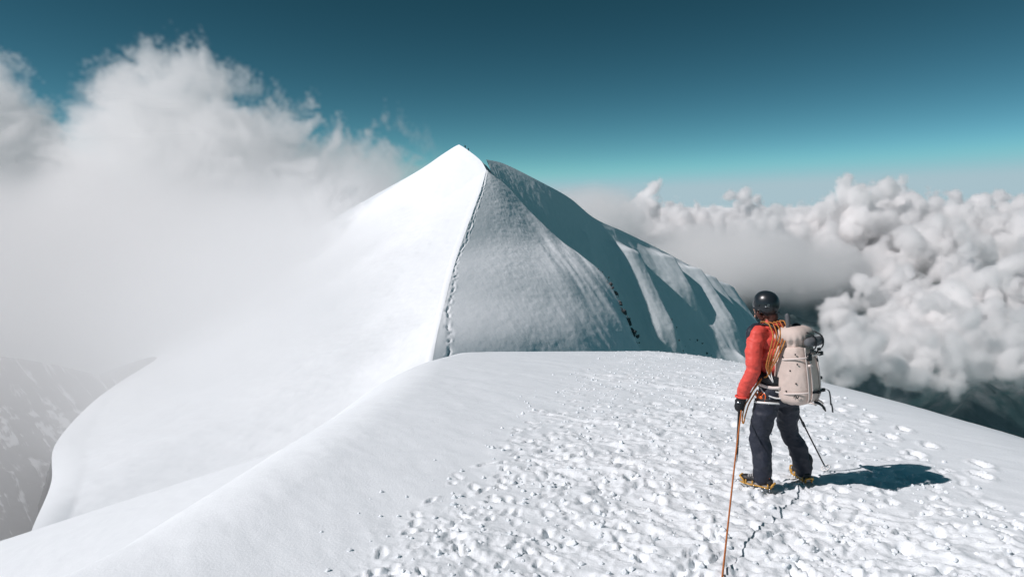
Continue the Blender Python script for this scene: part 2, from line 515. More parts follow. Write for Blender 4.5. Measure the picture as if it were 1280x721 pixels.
# ------------------------------------------------------------------ rocky ground that shows through the cloud, low on the sunny side
M_rock = bpy.data.materials.new('snowy_rock'); M_rock.use_nodes = True
t_ = M_rock.node_tree; b_ = t_.nodes['Principled BSDF']
tc_ = t_.nodes.new('ShaderNodeTexCoord')
n_ = t_.nodes.new('ShaderNodeTexNoise'); n_.inputs['Scale'].default_value = 1.0; n_.inputs['Distortion'].default_value = 0.8; n_.inputs['Detail'].default_value = 10; n_.inputs['Roughness'].default_value = 0.68
geo_ = t_.nodes.new('ShaderNodeNewGeometry'); sep_ = t_.nodes.new('ShaderNodeSeparateXYZ')
gr_ = t_.nodes.new('ShaderNodeAttribute'); gr_.attribute_name = 'strata'
t_.links.new(gr_.outputs['Vector'], n_.inputs['Vector']); t_.links.new(geo_.outputs['Normal'], sep_.inputs[0])
ma_ = t_.nodes.new('ShaderNodeMath'); ma_.operation = 'MULTIPLY_ADD'; ma_.inputs[1].default_value = 0.9
mb_ = t_.nodes.new('ShaderNodeMath'); mb_.operation = 'MULTIPLY_ADD'; mb_.inputs[1].default_value = 2.4; mb_.inputs[2].default_value = -1.2
t_.links.new(n_.outputs['Fac'], mb_.inputs[0])
t_.links.new(sep_.outputs[2], ma_.inputs[0]); t_.links.new(mb_.outputs[0], ma_.inputs[2])
rp_ = t_.nodes.new('ShaderNodeValToRGB')
rp_.color_ramp.elements[0].position = 0.84; rp_.color_ramp.elements[0].color = (0.060, 0.060, 0.064, 1)
rp_.color_ramp.elements[1].position = 1.0; rp_.color_ramp.elements[1].color = (0.78, 0.79, 0.81, 1)
t_.links.new(ma_.outputs[0], rp_.inputs[0]); t_.links.new(rp_.outputs[0], b_.inputs['Base Color']); b_.inputs['Roughness'].default_value = 0.85


def strata(o, n, m, su, sv):
    """coordinates along and down the slope, so that snow lies in gullies and on ledges"""
    U, V = np.meshgrid(np.linspace(0, su, n), np.linspace(0, sv, m), indexing='ij')
    a_ = o.data.attributes.new('strata', 'FLOAT_VECTOR', 'POINT')
    a_.data.foreach_set('vector', np.stack([U + 0.35 * V, V, 0 * U], -1).reshape(-1).astype(np.float32))


def rocky(A, B, m, amp, fr, seed):
    S = ruled(A, B, m)
    nn = normals(S)
    if nn[..., 2].mean() < 0: nn = -nn
    x, y, z = S[..., 0], S[..., 1], S[..., 2]
    rd = 1 - 2 * np.abs(fbm(x * fr + z * fr, y * fr, z * fr * 0.8, octaves=5, gain=0.55, seed=seed))
    ease = smooth01(0, 0.25, np.linspace(0, 1, m)[None, :])
    return S + nn * (ease * amp * (rd + 0.4 * fbm(x * fr * 5, y * fr * 5, z * fr * 5, octaves=3, seed=seed + 1)))[..., None]


# the broken rock below the edge of the flank
sp = rocky(low, low + np.array([-13.0, 5, -44]), 90, 1.0, 0.11, 405)
sp[:, 0] = low
sp_o = link('rock_edge', grid_mesh('rock_edge', sp), M_rock)
strata(sp_o, len(low), 90, 90, 3.5)
sp_o.parent = peak; sp_o.matrix_parent_inverse = Matrix.Translation(Vector((12, -200, 20)))
fa = cr([(-430, 170, -18), (-340, 205, -36), (-262, 250, -52), (-215, 290, -66), (-180, 330, -90)], 420)
rs = rocky(fa, fa + np.array([150, -105, -112.0]), 300, 4.0, 0.035, 411)
rs_o = link('rocky_slope', grid_mesh('rocky_slope', rs), M_rock)
strata(rs_o, 420, 300, 60, 6)
tag(rs_o, 'snow-streaked dark rocky mountainside half hidden by mist', None, None, 'structure')

# ------------------------------------------------------------------ clouds: real volumes on voxel grids
CLOUD_MODS = []


class GN:
    """a small expression builder for geometry node fields"""
    def __init__(self, name):
        self.t = bpy.data.node_groups.new(name, 'GeometryNodeTree')
        self.t.interface.new_socket('Geometry', in_out='INPUT', socket_type='NodeSocketGeometry')
        self.t.interface.new_socket('Geometry', in_out='OUTPUT', socket_type='NodeSocketGeometry')
        self.inp = self.t.nodes.new('NodeGroupInput')
        self.out = self.t.nodes.new('NodeGroupOutput')

    def math(self, op, a, b=None, c=None, clamp=False):
        n = self.t.nodes.new('ShaderNodeMath'); n.operation = op; n.use_clamp = clamp
        for i, v in enumerate((a, b, c)):
            if v is None: continue
            if isinstance(v, (int, float)): n.inputs[i].default_value = v
            else: self.t.links.new(v, n.inputs[i])
        return n.outputs[0]

    def add(self, a, b): return self.math('ADD', a, b)
    def sub(self, a, b): return self.math('SUBTRACT', a, b)
    def mul(self, a, b): return self.math('MULTIPLY', a, b)

    def step(self, v, lo, hi, a=0.0, b=1.0):
        n = self.t.nodes.new('ShaderNodeMapRange'); n.interpolation_type = 'SMOOTHSTEP'
        for i, x in enumerate((v, lo, hi, a, b)):
            if isinstance(x, (int, float)): n.inputs[i].default_value = x
            else: self.t.links.new(x, n.inputs[i])
        return n.outputs[0]

    def vec(self, x, y, z):
        n = self.t.nodes.new('ShaderNodeCombineXYZ')
        for i, v in enumerate((x, y, z)):
            if isinstance(v, (int, float)): n.inputs[i].default_value = v
            else: self.t.links.new(v, n.inputs[i])
        return n.outputs[0]

    def vmath(self, op, a, b):
        n = self.t.nodes.new('ShaderNodeVectorMath'); n.operation = op
        for i, v in enumerate((a, b)):
            if isinstance(v, tuple): n.inputs[i].default_value = v
            elif isinstance(v, (int, float)): n.inputs['Scale'].default_value = v
            else: self.t.links.new(v, n.inputs[i])
        return n.outputs[1] if op in ('LENGTH', 'DISTANCE', 'DOT_PRODUCT') else n.outputs[0]

    def noise(self, v, scale, detail=4, rough=0.5, dist=0.0, color=False):
        n = self.t.nodes.new('ShaderNodeTexNoise')
        n.inputs['Scale'].default_value = scale; n.inputs['Detail'].default_value = detail
        n.inputs['Roughness'].default_value = rough; n.inputs['Distortion'].default_value = dist
        self.t.links.new(v, n.inputs['Vector'])
        return n.outputs['Color'] if color else n.outputs['Fac']

    def curve(self, v, lo, hi, pts):
        """pts: (v, value) with values mapped from 0..1 to vmin..vmax"""
        vmin = min(p[1] for p in pts); vmax = max(p[1] for p in pts)
        u = self.math('DIVIDE', self.sub(v, lo), hi - lo, clamp=True)
        n = self.t.nodes.new('ShaderNodeFloatCurve')
        c = n.mapping.curves[0]
        q = [((p[0] - lo) / (hi - lo), (p[1] - vmin) / (vmax - vmin)) for p in pts]
        c.points[0].location = q[0]; c.points[1].location = q[-1]
        for k in q[1:-1]: c.points.new(*k)
        n.mapping.update()
        self.t.links.new(u, n.inputs['Value'])
        return self.add(self.mul(n.outputs[0], vmax - vmin), vmin)

    def pos(self):
        n = self.t.nodes.new('GeometryNodeInputPosition')
        s = self.t.nodes.new('ShaderNodeSeparateXYZ'); self.t.links.new(n.outputs[0], s.inputs[0])
        return n.outputs[0], s.outputs[0], s.outputs[1], s.outputs[2]

    def volume(self, density, lo, hi, voxel, mat):
        n = self.t.nodes.new('GeometryNodeVolumeCube')
        self.t.links.new(density, n.inputs['Density'])
        n.inputs['Min'].default_value = lo; n.inputs['Max'].default_value = hi
        for ax, k in zip('XYZ', range(3)):
            n.inputs['Resolution ' + ax].default_value = max(4, int((hi[k] - lo[k]) / voxel))
        m = self.t.nodes.new('GeometryNodeSetMaterial'); m.inputs['Material'].default_value = mat
        self.t.links.new(n.outputs[0], m.inputs[0]); self.t.links.new(m.outputs[0], self.out.inputs[0])


def cloud_mat(name, density, color=(1.0, 1.0, 1.0), aniso=0.0):
    m = bpy.data.materials.new(name); m.use_nodes = True
    t = m.node_tree; t.nodes.clear()
    v = t.nodes.new('ShaderNodeVolumePrincipled'); o = t.nodes.new('ShaderNodeOutputMaterial')
    v.inputs['Color'].default_value = color + (1,)
    v.inputs['Density'].default_value = density
    v.inputs['Anisotropy'].default_value = aniso
    t.links.new(v.outputs[0], o.inputs['Volume'])
    return m


def cloud_object(name, g, mat, me=None):
    me = me or bpy.data.meshes.new(name)
    o = link(name, me)
    me.materials.append(mat)
    md = o.modifiers.new('cloud', 'NODES'); md.node_group = g.t; md.show_viewport = False; CLOUD_MODS.append(md)
    return o


# the bank of cloud that boils up behind the sunny flank
g = GN('cloud_bank')
P, px_, py_, pz_ = g.pos()
warp = g.vmath('SCALE', g.vmath('SUBTRACT', g.noise(P, 0.012, 3, 0.55, color=True), (0.5, 0.5, 0.5)), 60.0)
PW = g.vmath('ADD', P, warp)
big = g.sub(g.noise(PW, 0.011, 3, 0.5), 0.5)
# strands of vapour drawn up and out of the top
lean_ = g.vmath('MULTIPLY', PW, (1.0, 0.28, 0.85))
fib = g.sub(g.noise(lean_, 0.030, 11, 0.73, 3.2), 0.5)
topz = g.curve(px_, -480, -20, [(-480, 84), (-390, 96), (-320, 92), (-285, 78), (-252, 46), (-230, 32), (-214, 64), (-200, 86), (-184, 84), (-150, 66), (-129, 57), (-85, 44), (-44, 35), (-20, 8)])
head = g.add(g.sub(topz, pz_), g.mul(g.math('ABSOLUTE', g.sub(py_, 378)), -0.7))          # metres below the ragged top
rag = g.add(g.mul(big, 36), g.mul(fib, 150))
body = g.step(g.add(head, rag), 0, 7)
thin = g.step(head, -16, 50, 1.9, 0.8)
right = g.step(g.add(px_, g.mul(big, 40)), -30, -95)
near = g.step(g.add(py_, g.mul(px_, 0.10)), 268, 306)
far_ = g.step(py_, 520, 490)
dens = g.mul(g.mul(g.mul(body, thin), g.step(head, -40, -16)), g.mul(right, g.mul(near, far_)))
M_bank = cloud_mat('cloud_bank', 0.040, (1, 1, 1), 0.4)
g.volume(dens, (-480, 280, -120), (-26, 490, 135), 1.85, M_bank)
bank = cloud_object('cloud_bank', g, M_bank)
tag(bank, 'white cloud bank with ragged wisps rising behind the sunny flank', 'cloud', None, 'stuff')

# thin mist drifting in front of the flank and down over the rocks
g = GN('mist')
P, px_, py_, pz_ = g.pos()
big = g.sub(g.noise(P, 0.016, 5, 0.55, 0.4), 0.5)
side = g.step(g.add(g.math('DIVIDE', px_, g.math('MAXIMUM', py_, 1)), g.mul(big, 0.22)), -0.10, -0.40)
top_ = g.step(g.add(g.sub(pz_, g.mul(g.math('MINIMUM', g.sub(py_, 240), 0), 0.22)), g.mul(big, 30)), 22, -14)
low = g.step(g.add(pz_, g.mul(big, 70)), -66, -10, 0.17, 1.0)
dens = g.mul(g.mul(side, g.mul(top_, low)), g.mul(g.step(py_, 36, 90), g.step(py_, 352, 335)))
M_mist = cloud_mat('mist', 0.021, (1, 1, 1), 0.4)
g.volume(dens, (-330, 36, -110), (-18, 352, 70), 3.4, M_mist)
tag(cloud_object('mist', g, M_mist), 'thin white mist veiling the flank and the rocks', None, None, 'stuff')


# cumulus over the valley: lumps on lumps
def cumulus(name, clusters, seed, lo, hi, voxel, dens, edge, amp, nscale, label):
    r_ = random.Random(seed)
    pts = []
    for (cx, cy_, cz, w_, d_, h_, n) in clusters:
        for k in range(n):
            a = r_.uniform(0, 2 * math.pi); q = math.sqrt(r_.random())
            x = math.cos(a) * q; y = math.sin(a) * q
            zt = (1 - q ** 2) ** 0.6 * r_.uniform(0.15, 1.0) ** 1.25
            rad = r_.uniform(0.15, 0.28) * min(w_, h_ * 1.6) * (1.1 - 0.35 * zt)
            pts.append((cx + x * w_, cy_ + y * d_, cz + zt * h_ - rad * 0.3, rad))
    me = bpy.data.meshes.new(name)
    me.from_pydata([p[:3] for p in pts], [], [])
    at = me.attributes.new('lump', 'FLOAT', 'POINT')
    at.data.foreach_set('value', [p[3] for p in pts])
    g = GN(name)
    P, x_, y_, z_ = g.pos()
    wv = g.vmath('SCALE', g.vmath('SUBTRACT', g.noise(P, nscale * 0.5, 4, 0.55, color=True), (0.5, 0.5, 0.5)), amp * 0.7)
    PW = g.vmath('ADD', P, wv)
    sn = g.t.nodes.new('GeometryNodeSampleNearest'); g.t.links.new(g.inp.outputs[0], sn.inputs['Geometry']); g.t.links.new(PW, sn.inputs['Sample Position'])
    def samp(dtype, src):
        si = g.t.nodes.new('GeometryNodeSampleIndex'); si.data_type = dtype
        g.t.links.new(g.inp.outputs[0], si.inputs['Geometry']); g.t.links.new(sn.outputs[0], si.inputs['Index'])
        g.t.links.new(src, si.inputs['Value']); return si.outputs[0]
    na = g.t.nodes.new('GeometryNodeInputNamedAttribute'); na.data_type = 'FLOAT'; na.inputs['Name'].default_value = 'lump'
    pn = g.t.nodes.new('GeometryNodeInputPosition')
    dist = g.vmath('DISTANCE', PW, samp('FLOAT_VECTOR', pn.outputs[0]))
    inside = g.sub(samp('FLOAT', na.outputs[0]), dist)
    nz = g.sub(g.noise(P, nscale * 1.4, 7, 0.66), 0.5)
    vo = g.t.nodes.new('ShaderNodeTexVoronoi'); vo.feature = 'F1'; vo.inputs['Scale'].default_value = nscale * 1.25
    vo.inputs['Detail'].default_value = 2.0; vo.inputs['Roughness'].default_value = 0.42
    g.t.links.new(PW, vo.inputs['Vector'])
    puff = g.sub(0.70, vo.outputs['Distance'])
    dd = g.step(g.add(inside, g.add(g.mul(nz, amp * 1.05), g.mul(puff, amp * 0.8))), -edge * 0.15, edge)
    dd = g.mul(dd, g.step(inside, -amp * 0.26, -amp * 0.10))
    m = cloud_mat(name, dens, (1, 1, 1), 0.2); m.cycles.volume_step_rate = 0.6
    g.volume(dd, lo, hi, voxel, m)
    o = cloud_object(name, g, m, me)
    tag(o, label, 'cloud', None, 'stuff')
    return o


far_c = []
r_ = random.Random(21)
for k in range(46):
    y = r_.uniform(7600, 11500); x = r_.uniform(0.02, 0.95) * y
    top_ = (y - 9000) * 0.07 + r_.uniform(-170, 240)
    far_c.append((x, y, -760, r_.uniform(500, 900), r_.uniform(450, 800), 760 + top_, 56))
for (x, y, t_, w_) in ((4750, 9000, 420, 800), (5500, 9400, 330, 700), (6300, 9300, 190, 700), (7200, 9000, 230, 700), (3900, 8800, 110, 600), (2500, 9300, 60, 600), (1700, 9600, 60, 500)):
    far_c.append((x, y, -760, w_, 600, 760 + t_, 70))
cumulus('cumulus_bank', far_c, 4, (-400, 6900, -900), (9800, 11900, 560), 25, 0.024, 60, 330, 0.0026, 'long bank of billowing white cumulus along the horizon')
mid_c = [(1780, 4000, -1010, 300, 300, 330, 34), (2080, 4050, -1010, 330, 300, 380, 40), (2430, 4150, -1015, 330, 300, 300, 36), (2800, 4150, -1010, 330, 300, 360, 36), (3150, 4200, -1000, 330, 300, 420, 40),
         (3500, 4300, -1000, 300, 300, 380, 34), (2250, 4600, -990, 380, 300, 280, 34), (2900, 4800, -980, 450, 320, 360, 40), (3500, 5000, -980, 480, 340, 560, 46), (4000, 5200, -960, 480, 340, 720, 50),
         (3650, 5600, -900, 480, 340, 640, 46), (4450, 5500, -900, 480, 340, 820, 46), (3050, 5600, -900, 460, 330, 420, 36), (4100, 4600, -1000, 360, 300, 480, 34), (1450, 5000, -960, 260, 260, 150, 18)]
cumulus('cumulus_clump', mid_c, 9, (1000, 3500, -1200), (5000, 6100, 80), 17, 0.034, 38, 165, 0.0054, 'nearer lumpy cumulus clouds floating above the dark valley')

# soft grey cloud in shade between the peak and the cumulus
g = GN('stratus')
P, x_, y_, z_ = g.pos()
nz = g.sub(g.noise(P, 0.0011, 5, 0.55), 0.5)
rx = g.math('DIVIDE', g.sub(x_, 1850), 1650); ry = g.math('DIVIDE', g.sub(y_, 6300), 900); rz = g.math('DIVIDE', g.sub(z_, -560), 430)
rad = g.math('SQRT', g.add(g.add(g.mul(rx, rx), g.mul(ry, ry)), g.mul(rz, rz)))
rx = g.math('DIVIDE', g.sub(x_, 700), 820); ry = g.math('DIVIDE', g.sub(y_, 6400), 700); rz = g.math('DIVIDE', g.sub(z_, -160), 360)
rad2 = g.math('SQRT', g.add(g.add(g.mul(rx, rx), g.mul(ry, ry)), g.mul(rz, rz)))
dd = g.step(g.add(g.sub(1.0, g.math('MINIMUM', rad, rad2)), g.mul(nz, 1.1)), 0.0, 0.55)
M_str = cloud_mat('stratus', 0.0045, (1, 1, 1), 0.2)
g.volume(dd, (-400, 5200, -1080), (3500, 7400, 330), 42, M_str)
tag(cloud_object('stratus', g, M_str), 'soft grey cloud hanging between the peak and the cumulus', 'cloud', None, 'stuff')

# the flat sea of cloud beyond
g = GN('cloud_sea')
P, x_, y_, z_ = g.pos()
nz = g.sub(g.noise(P, 0.0005, 6, 0.6), 0.5)
topz = g.add(g.mul(nz, 900), -330)
dd = g.mul(g.step(g.sub(topz, z_), -30, 90), g.step(z_, -1000, -800))
M_sea = cloud_mat('cloud_sea', 0.012)
g.volume(dd, (-14000, 12100, -1050), (34000, 44000, 150), 150, M_sea)
tag(cloud_object('cloud_sea', g, M_sea), 'flat sea of cloud reaching to the horizon', 'cloud', None, 'stuff')

# ------------------------------------------------------------------ the valley far below
gx = np.linspace(-8000, 24000, 430); gy = np.geomspace(1500, 60000, 430)
GX, GY = np.meshgrid(gx, gy)
ridges = 1 - 2 * np.abs(fbm(GX / 2600, GY / 2600, octaves=6, gain=0.52, seed=71))
GZ = -2450 + 520 * ridges + 260 * fbm(GX / 900, GY / 900, octaves=4, seed=73)
GZ = GZ + 900 * np.exp(-(((GX - 6300) / 1900) ** 2 + ((GY - 8200) / 1500) ** 2)) * (0.85 + 0.5 * fbm(GX / 700, GY / 700, octaves=5, seed=72))
mv, tv, bv = new_mat('valley_forest')
tcv = tv.nodes.new('ShaderNodeTexCoord'); nv = tv.nodes.new('ShaderNodeTexNoise'); nv.inputs['Scale'].default_value = 0.0025; nv.inputs['Detail'].default_value = 9; nv.inputs['Roughness'].default_value = 0.65
tv.links.new(tcv.outputs['Object'], nv.inputs['Vector'])
rv = tv.nodes.new('ShaderNodeValToRGB')
rv.color_ramp.elements[0].position = 0.42; rv.color_ramp.elements[0].color = (0.022, 0.050, 0.050, 1)
rv.color_ramp.elements[1].position = 0.66; rv.color_ramp.elements[1].color = (0.13, 0.145, 0.15, 1)
tv.links.new(nv.outputs['Fac'], rv.inputs[0]); tv.links.new(rv.outputs[0], bv.inputs['Base Color']); bv.inputs['Roughness'].default_value = 0.9
bv.inputs['Specular IOR Level'].default_value = 0.1
val = link('valley_ground', grid_mesh('valley_ground', np.stack([GX, GY, GZ], -1)), mv)
tag(val, 'dark forested valley far below the clouds', None, None, 'structure')

# blue air lying in the valley under the clouds
bm = bmesh.new()
box_bm_ = bmesh.ops.create_cube(bm, size=1.0)
bmesh.ops.transform(bm, matrix=Matrix.Translation((6000, 24000, -1950)) @ Matrix.Diagonal((52000, 46000, 1560, 1)), verts=box_bm_['verts'])
me = bpy.data.meshes.new('valley_haze'); bm.to_mesh(me); bm.free()
hz = link('valley_haze', me, cloud_mat('valley_haze', 0.000045, (0.50, 0.82, 0.92)))
tag(hz, 'blue haze lying in the deep valley below the clouds', None, None, 'stuff')

# ------------------------------------------------------------------ mesh helpers for the climber and the gear
def tube_bm(bm, pts, rad, n=8, caps=True, flat=None):
    """sweep a round (or flattened) section along pts; rad is a number or one per point"""
    pts = [Vector(p) for p in pts]
    m = len(pts)
    if isinstance(rad, (int, float)): rad = [rad] * m
    rings = []; up = None
    for i, p in enumerate(pts):
        d = (pts[min(i + 1, m - 1)] - pts[max(i - 1, 0)])
        if d.length < 1e-9: d = Vector((0, 0, 1))
        d.normalize()
        if up is None:
            up = d.cross(Vector((0.3, 0.2, 1))) if abs(d.z) < 0.95 else d.cross(Vector((1, 0, 0.1)))
        up = (up - d * up.dot(d)).normalized()
        side = d.cross(up)
        ring = []
        for k in range(n):
            a = 2 * math.pi * k / n
            off = up * math.cos(a) * rad[i] + side * math.sin(a) * rad[i] * (flat or 1.0)
            ring.append(bm.verts.new(p + off))
        rings.append(ring)
    for i in range(m - 1):
        for k in range(n):
            bm.faces.new((rings[i][k], rings[i][(k + 1) % n], rings[i + 1][(k + 1) % n], rings[i + 1][k]))
    if caps:
        bm.faces.new(rings[0][::-1]); bm.faces.new(rings[-1])


def strap_bm(bm, pts, width, thick, wdir):
    """a flat webbing strap: its width lies along wdir"""
    pts = [Vector(p) for p in pts]
    m = len(pts); rings = []
    for i, p in enumerate(pts):
        d = (pts[min(i + 1, m - 1)] - pts[max(i - 1, 0)]).normalized()
        w_ = Vector(wdir[i] if isinstance(wdir, list) else wdir)
        w_ = (w_ - d * w_.dot(d)).normalized()
        nrm = d.cross(w_)
        rings.append([bm.verts.new(p + w_ * (sx * width / 2) + nrm * (sy * thick / 2)) for sx, sy in ((-1, -1), (1, -1), (1, 1), (-1, 1))])
    for i in range(m - 1):
        for k in range(4):
            bm.faces.new((rings[i][k], rings[i][(k + 1) % 4], rings[i + 1][(k + 1) % 4], rings[i + 1][k]))
    bm.faces.new(rings[0][::-1]); bm.faces.new(rings[-1])


def box_bm(bm, c, size, rot=None, bevel=0.0):
    g = bmesh.ops.create_cube(bm, size=1.0)
    M = Matrix.Translation(Vector(c)) @ (rot.to_4x4() if rot else Matrix.Identity(4)) @ Matrix.Diagonal(Vector(size).to_4d())
    bmesh.ops.transform(bm, matrix=M, verts=g['verts'])
    if bevel:
        es = list({e for v in g['verts'] for e in v.link_edges})
        bmesh.ops.bevel(bm, geom=es, offset=bevel, segments=2, affect='EDGES', profile=0.6)


def ball_bm(bm, c, size, rot=None, sub=2):
    g = bmesh.ops.create_icosphere(bm, subdivisions=sub, radius=1.0)
    M = Matrix.Translation(Vector(c)) @ (rot.to_4x4() if rot else Matrix.Identity(4)) @ Matrix.Diagonal(Vector(size).to_4d())
    bmesh.ops.transform(bm, matrix=M, verts=g['verts'])


def obj_bm(name, bm, mat, parent, smooth=True):
    bmesh.ops.recalc_face_normals(bm, faces=bm.faces)
    me = bpy.data.meshes.new(name); bm.to_mesh(me); bm.free()
    me.polygons.foreach_set('use_smooth', np.full(len(me.polygons), smooth))
    return link(name, me, mat, parent)


def limb_bm(bm, pts, rad, n=14, sx=1.0):
    """a tapered limb with rounded joints: rings through Catmull-Rom points"""
    p = cr([tuple(a) + (b,) for a, b in zip(pts, rad)], max(12, 8 * len(pts)))
    tube_bm(bm, [q[:3] for q in p], [max(0.002, q[3]) for q in p], n)
    ball_bm(bm, p[0][:3], (rad[0],) * 3); ball_bm(bm, p[-1][:3], (rad[-1],) * 3)


def blob(name, bm, mat, parent, voxel=0.009, it=6, wrinkle=None):
    """fuse overlapping closed shapes into one continuous skin, smooth it, then crease it"""
    bmesh.ops.recalc_face_normals(bm, faces=bm.faces)
    me = bpy.data.meshes.new(name + '_raw'); bm.to_mesh(me); bm.free()
    o = bpy.data.objects.new(name, me); COL.objects.link(o)
    md = o.modifiers.new('fuse', 'REMESH'); md.mode = 'VOXEL'; md.voxel_size = voxel
    ms = o.modifiers.new('ease', 'SMOOTH'); ms.iterations = it; ms.factor = 0.5
    dg = bpy.context.evaluated_depsgraph_get()
    ev = bpy.data.meshes.new_from_object(o.evaluated_get(dg))
    bpy.data.objects.remove(o); bpy.data.meshes.remove(me)
    nv = len(ev.vertices)
    co = np.empty(nv * 3, np.float32); ev.vertices.foreach_get('co', co); co = co.reshape(-1, 3)
    if wrinkle is not None:
        no = np.empty(nv * 3, np.float32); ev.vertices.foreach_get('normal', no); no = no.reshape(-1, 3)
        co = co + no * wrinkle(co[:, 0], co[:, 1], co[:, 2])[:, None]
        ev.vertices.foreach_set('co', co.reshape(-1).astype(np.float32))
    ev.polygons.foreach_set('use_smooth', np.full(len(ev.polygons), True))
    ev.name = name
    ev.update()
    return link(name, ev, mat, parent)


# materials of the climber and the gear
M_red = plain('red_shell', (0.70, 0.085, 0.066), 0.55, 0.3, var=0.12, scale=14, bump=0.15, bscale=90)
M_navy = plain('navy_trouser', (0.021, 0.025, 0.039), 0.6, 0.35, var=0.35, scale=9, bump=0.2, bscale=120)
M_black = plain('black_nylon', (0.012, 0.013, 0.016), 0.55, 0.4, var=0.3)
M_blacks = plain('black_plastic', (0.014, 0.017, 0.021), 0.32, 0.5, var=0.2)
M_helmet = plain('black_helmet_shell', (0.014, 0.019, 0.024), 0.30, 0.5, var=0.15, scale=8)
M_skin = plain('skin', (0.52, 0.27, 0.19), 0.5, 0.4, var=0.1)
M_hair = plain('brown_hair', (0.060, 0.018, 0.012), 0.5, 0.4, var=0.5, scale=60)
M_beige = plain('pack_fabric', (0.60, 0.495, 0.445), 0.75, 0.2, var=0.10, scale=18, bump=0.2, bscale=160)
M_pale = plain('pale_webbing', (0.72, 0.62, 0.58), 0.7, 0.2, var=0.1)
M_white = plain('white_webbing', (0.78, 0.77, 0.76), 0.65, 0.3, var=0.08)
M_grey = plain('grey_pad', (0.11, 0.115, 0.125), 0.7, 0.3, var=0.2)
M_sole = plain('grey_sole', (0.30, 0.29, 0.28), 0.6, 0.3, var=0.2)
M_boot = plain('boot_leather', (0.030, 0.030, 0.032), 0.5, 0.4, var=0.4)
M_yellow = plain('yellow_crampon', (0.56, 0.30, 0.05), 0.4, 0.5, var=0.12)
M_orange = plain('orange_anodised', (0.80, 0.16, 0.04), 0.35, 0.5, metal=0.3, var=0.1)
M_metal = plain('grey_steel', (0.50, 0.51, 0.53), 0.3, 0.5, metal=1.0, var=0.1)
M_dark = plain('dark_shaft', (0.030, 0.028, 0.028), 0.35, 0.5, metal=0.4, var=0.2)


def rope_mat(name, a, b):
    m, t, bs = new_mat(name)
    tc = t.nodes.new('ShaderNodeTexCoord'); n = t.nodes.new('ShaderNodeTexNoise'); n.inputs['Scale'].default_value = 260; n.inputs['Detail'].default_value = 2
    t.links.new(tc.outputs['Object'], n.inputs['Vector'])
    r_ = t.nodes.new('ShaderNodeValToRGB')
    r_.color_ramp.elements[0].position = 0.40; r_.color_ramp.elements[0].color = a + (1,)
    r_.color_ramp.elements[1].position = 0.58; r_.color_ramp.elements[1].color = b + (1,)
    t.links.new(n.outputs['Fac'], r_.inputs[0]); t.links.new(r_.outputs[0], bs.inputs['Base Color'])
    bs.inputs['Roughness'].default_value = 0.75; bs.inputs['Specular IOR Level'].default_value = 0.2
    return m


M_rope = rope_mat('orange_rope', (0.24, 0.060, 0.026), (0.62, 0.23, 0.07))
M_coil = rope_mat('ochre_rope', (0.20, 0.060, 0.020), (0.66, 0.30, 0.08))

# ------------------------------------------------------------------ the climber
PX, PY = 2.445, 6.14
YAW = R(35)
PZ = surf_z(PX, PY)
person = empty('person', (PX, PY, PZ), YAW)
tag(person, 'climber in red jacket and black helmet gazing at the peak', 'person')
cyw, syw = math.cos(YAW), math.sin(YAW)


def to_world(p):
    return Vector((PX + p[0] * cyw - p[1] * syw, PY + p[0] * syw + p[1] * cyw, PZ + p[2]))


def to_local(w_):
    dx, dy = w_[0] - PX, w_[1] - PY
    return Vector((dx * cyw + dy * syw, -dx * syw + dy * cyw, w_[2] - PZ))


def ground_local(lx, ly):
    w_ = to_world((lx, ly, 0))
    return surf_z(w_.x, w_.y) - PZ


LF = (-0.20, 0.02); RF = (0.375, -0.05)
zl = ground_local(*LF); zr = ground_local(*RF)
# make the snow meet the soles: pressed-in boot platforms are part of the ground relief
HIPL = Vector((-0.095, 0.0, 0.90)); HIPR = Vector((0.10, -0.01, 0.895))
KNL = Vector((-0.165, 0.045, 0.50 + zl * 0.5)); KNR = Vector((0.245, 0.01, 0.49 + zr * 0.5))
ANL = Vector((-0.195, -0.02, 0.12 + zl)); ANR = Vector((0.370, -0.085, 0.12 + zr))
SHL = Vector((-0.195, 0.10, 1.435)); SHR = Vector((0.165, 0.09, 1.42))
ELL = Vector((-0.285, 0.07, 1.13)); WRL = Vector((-0.298, 0.155, 0.875))
ELR = Vector((0.265, 0.02, 1.13)); WRR = Vector((0.285, 0.15, 0.985))
NECK = Vector((-0.045, 0.095, 1.50)); HEAD = Vector((-0.06, 0.125, 1.665))
HYAW = R(-4)

# body: one continuous skin from head to feet, hands with fingers, worn under the clothes
bm = bmesh.new()
limb_bm(bm, [(0, 0, 0.90), (0, 0.0, 1.05), (-0.01, 0.03, 1.22), (-0.02, 0.06, 1.38)], [0.115, 0.105, 0.115, 0.105])
for h, k, a, td in ((HIPL, KNL, ANL, Vector((-0.287, 0.958, 0))), (HIPR, KNR, ANR, Vector((0.48, 0.876, 0)))):
    limb_bm(bm, [h, (h + k) / 2, k, (k * 0.6 + a * 0.4), a], [0.072, 0.066, 0.050, 0.050, 0.036])
    limb_bm(bm, [a + Vector((0, 0, -0.05)), a + td * 0.12 + Vector((0, 0, -0.06))], [0.028, 0.020])
for s_, e_, w_ in ((SHL, ELL, WRL), (SHR, ELR, WRR)):
    limb_bm(bm, [s_, (s_ + e_) / 2, e_, w_], [0.046, 0.042, 0.036, 0.026])
    limb_bm(bm, [s_, NECK - Vector((0, 0.02, 0.05))], [0.05, 0.06])
limb_bm(bm, [NECK - Vector((0, 0.02, 0.06)), NECK, HEAD - Vector((0, 0.02, 0.06))], [0.062, 0.056, 0.055])
hr = Matrix.Rotation(HYAW + R(8), 3, 'Z')
def hd(x, y, z): return HEAD + hr @ Vector((x, y, z))
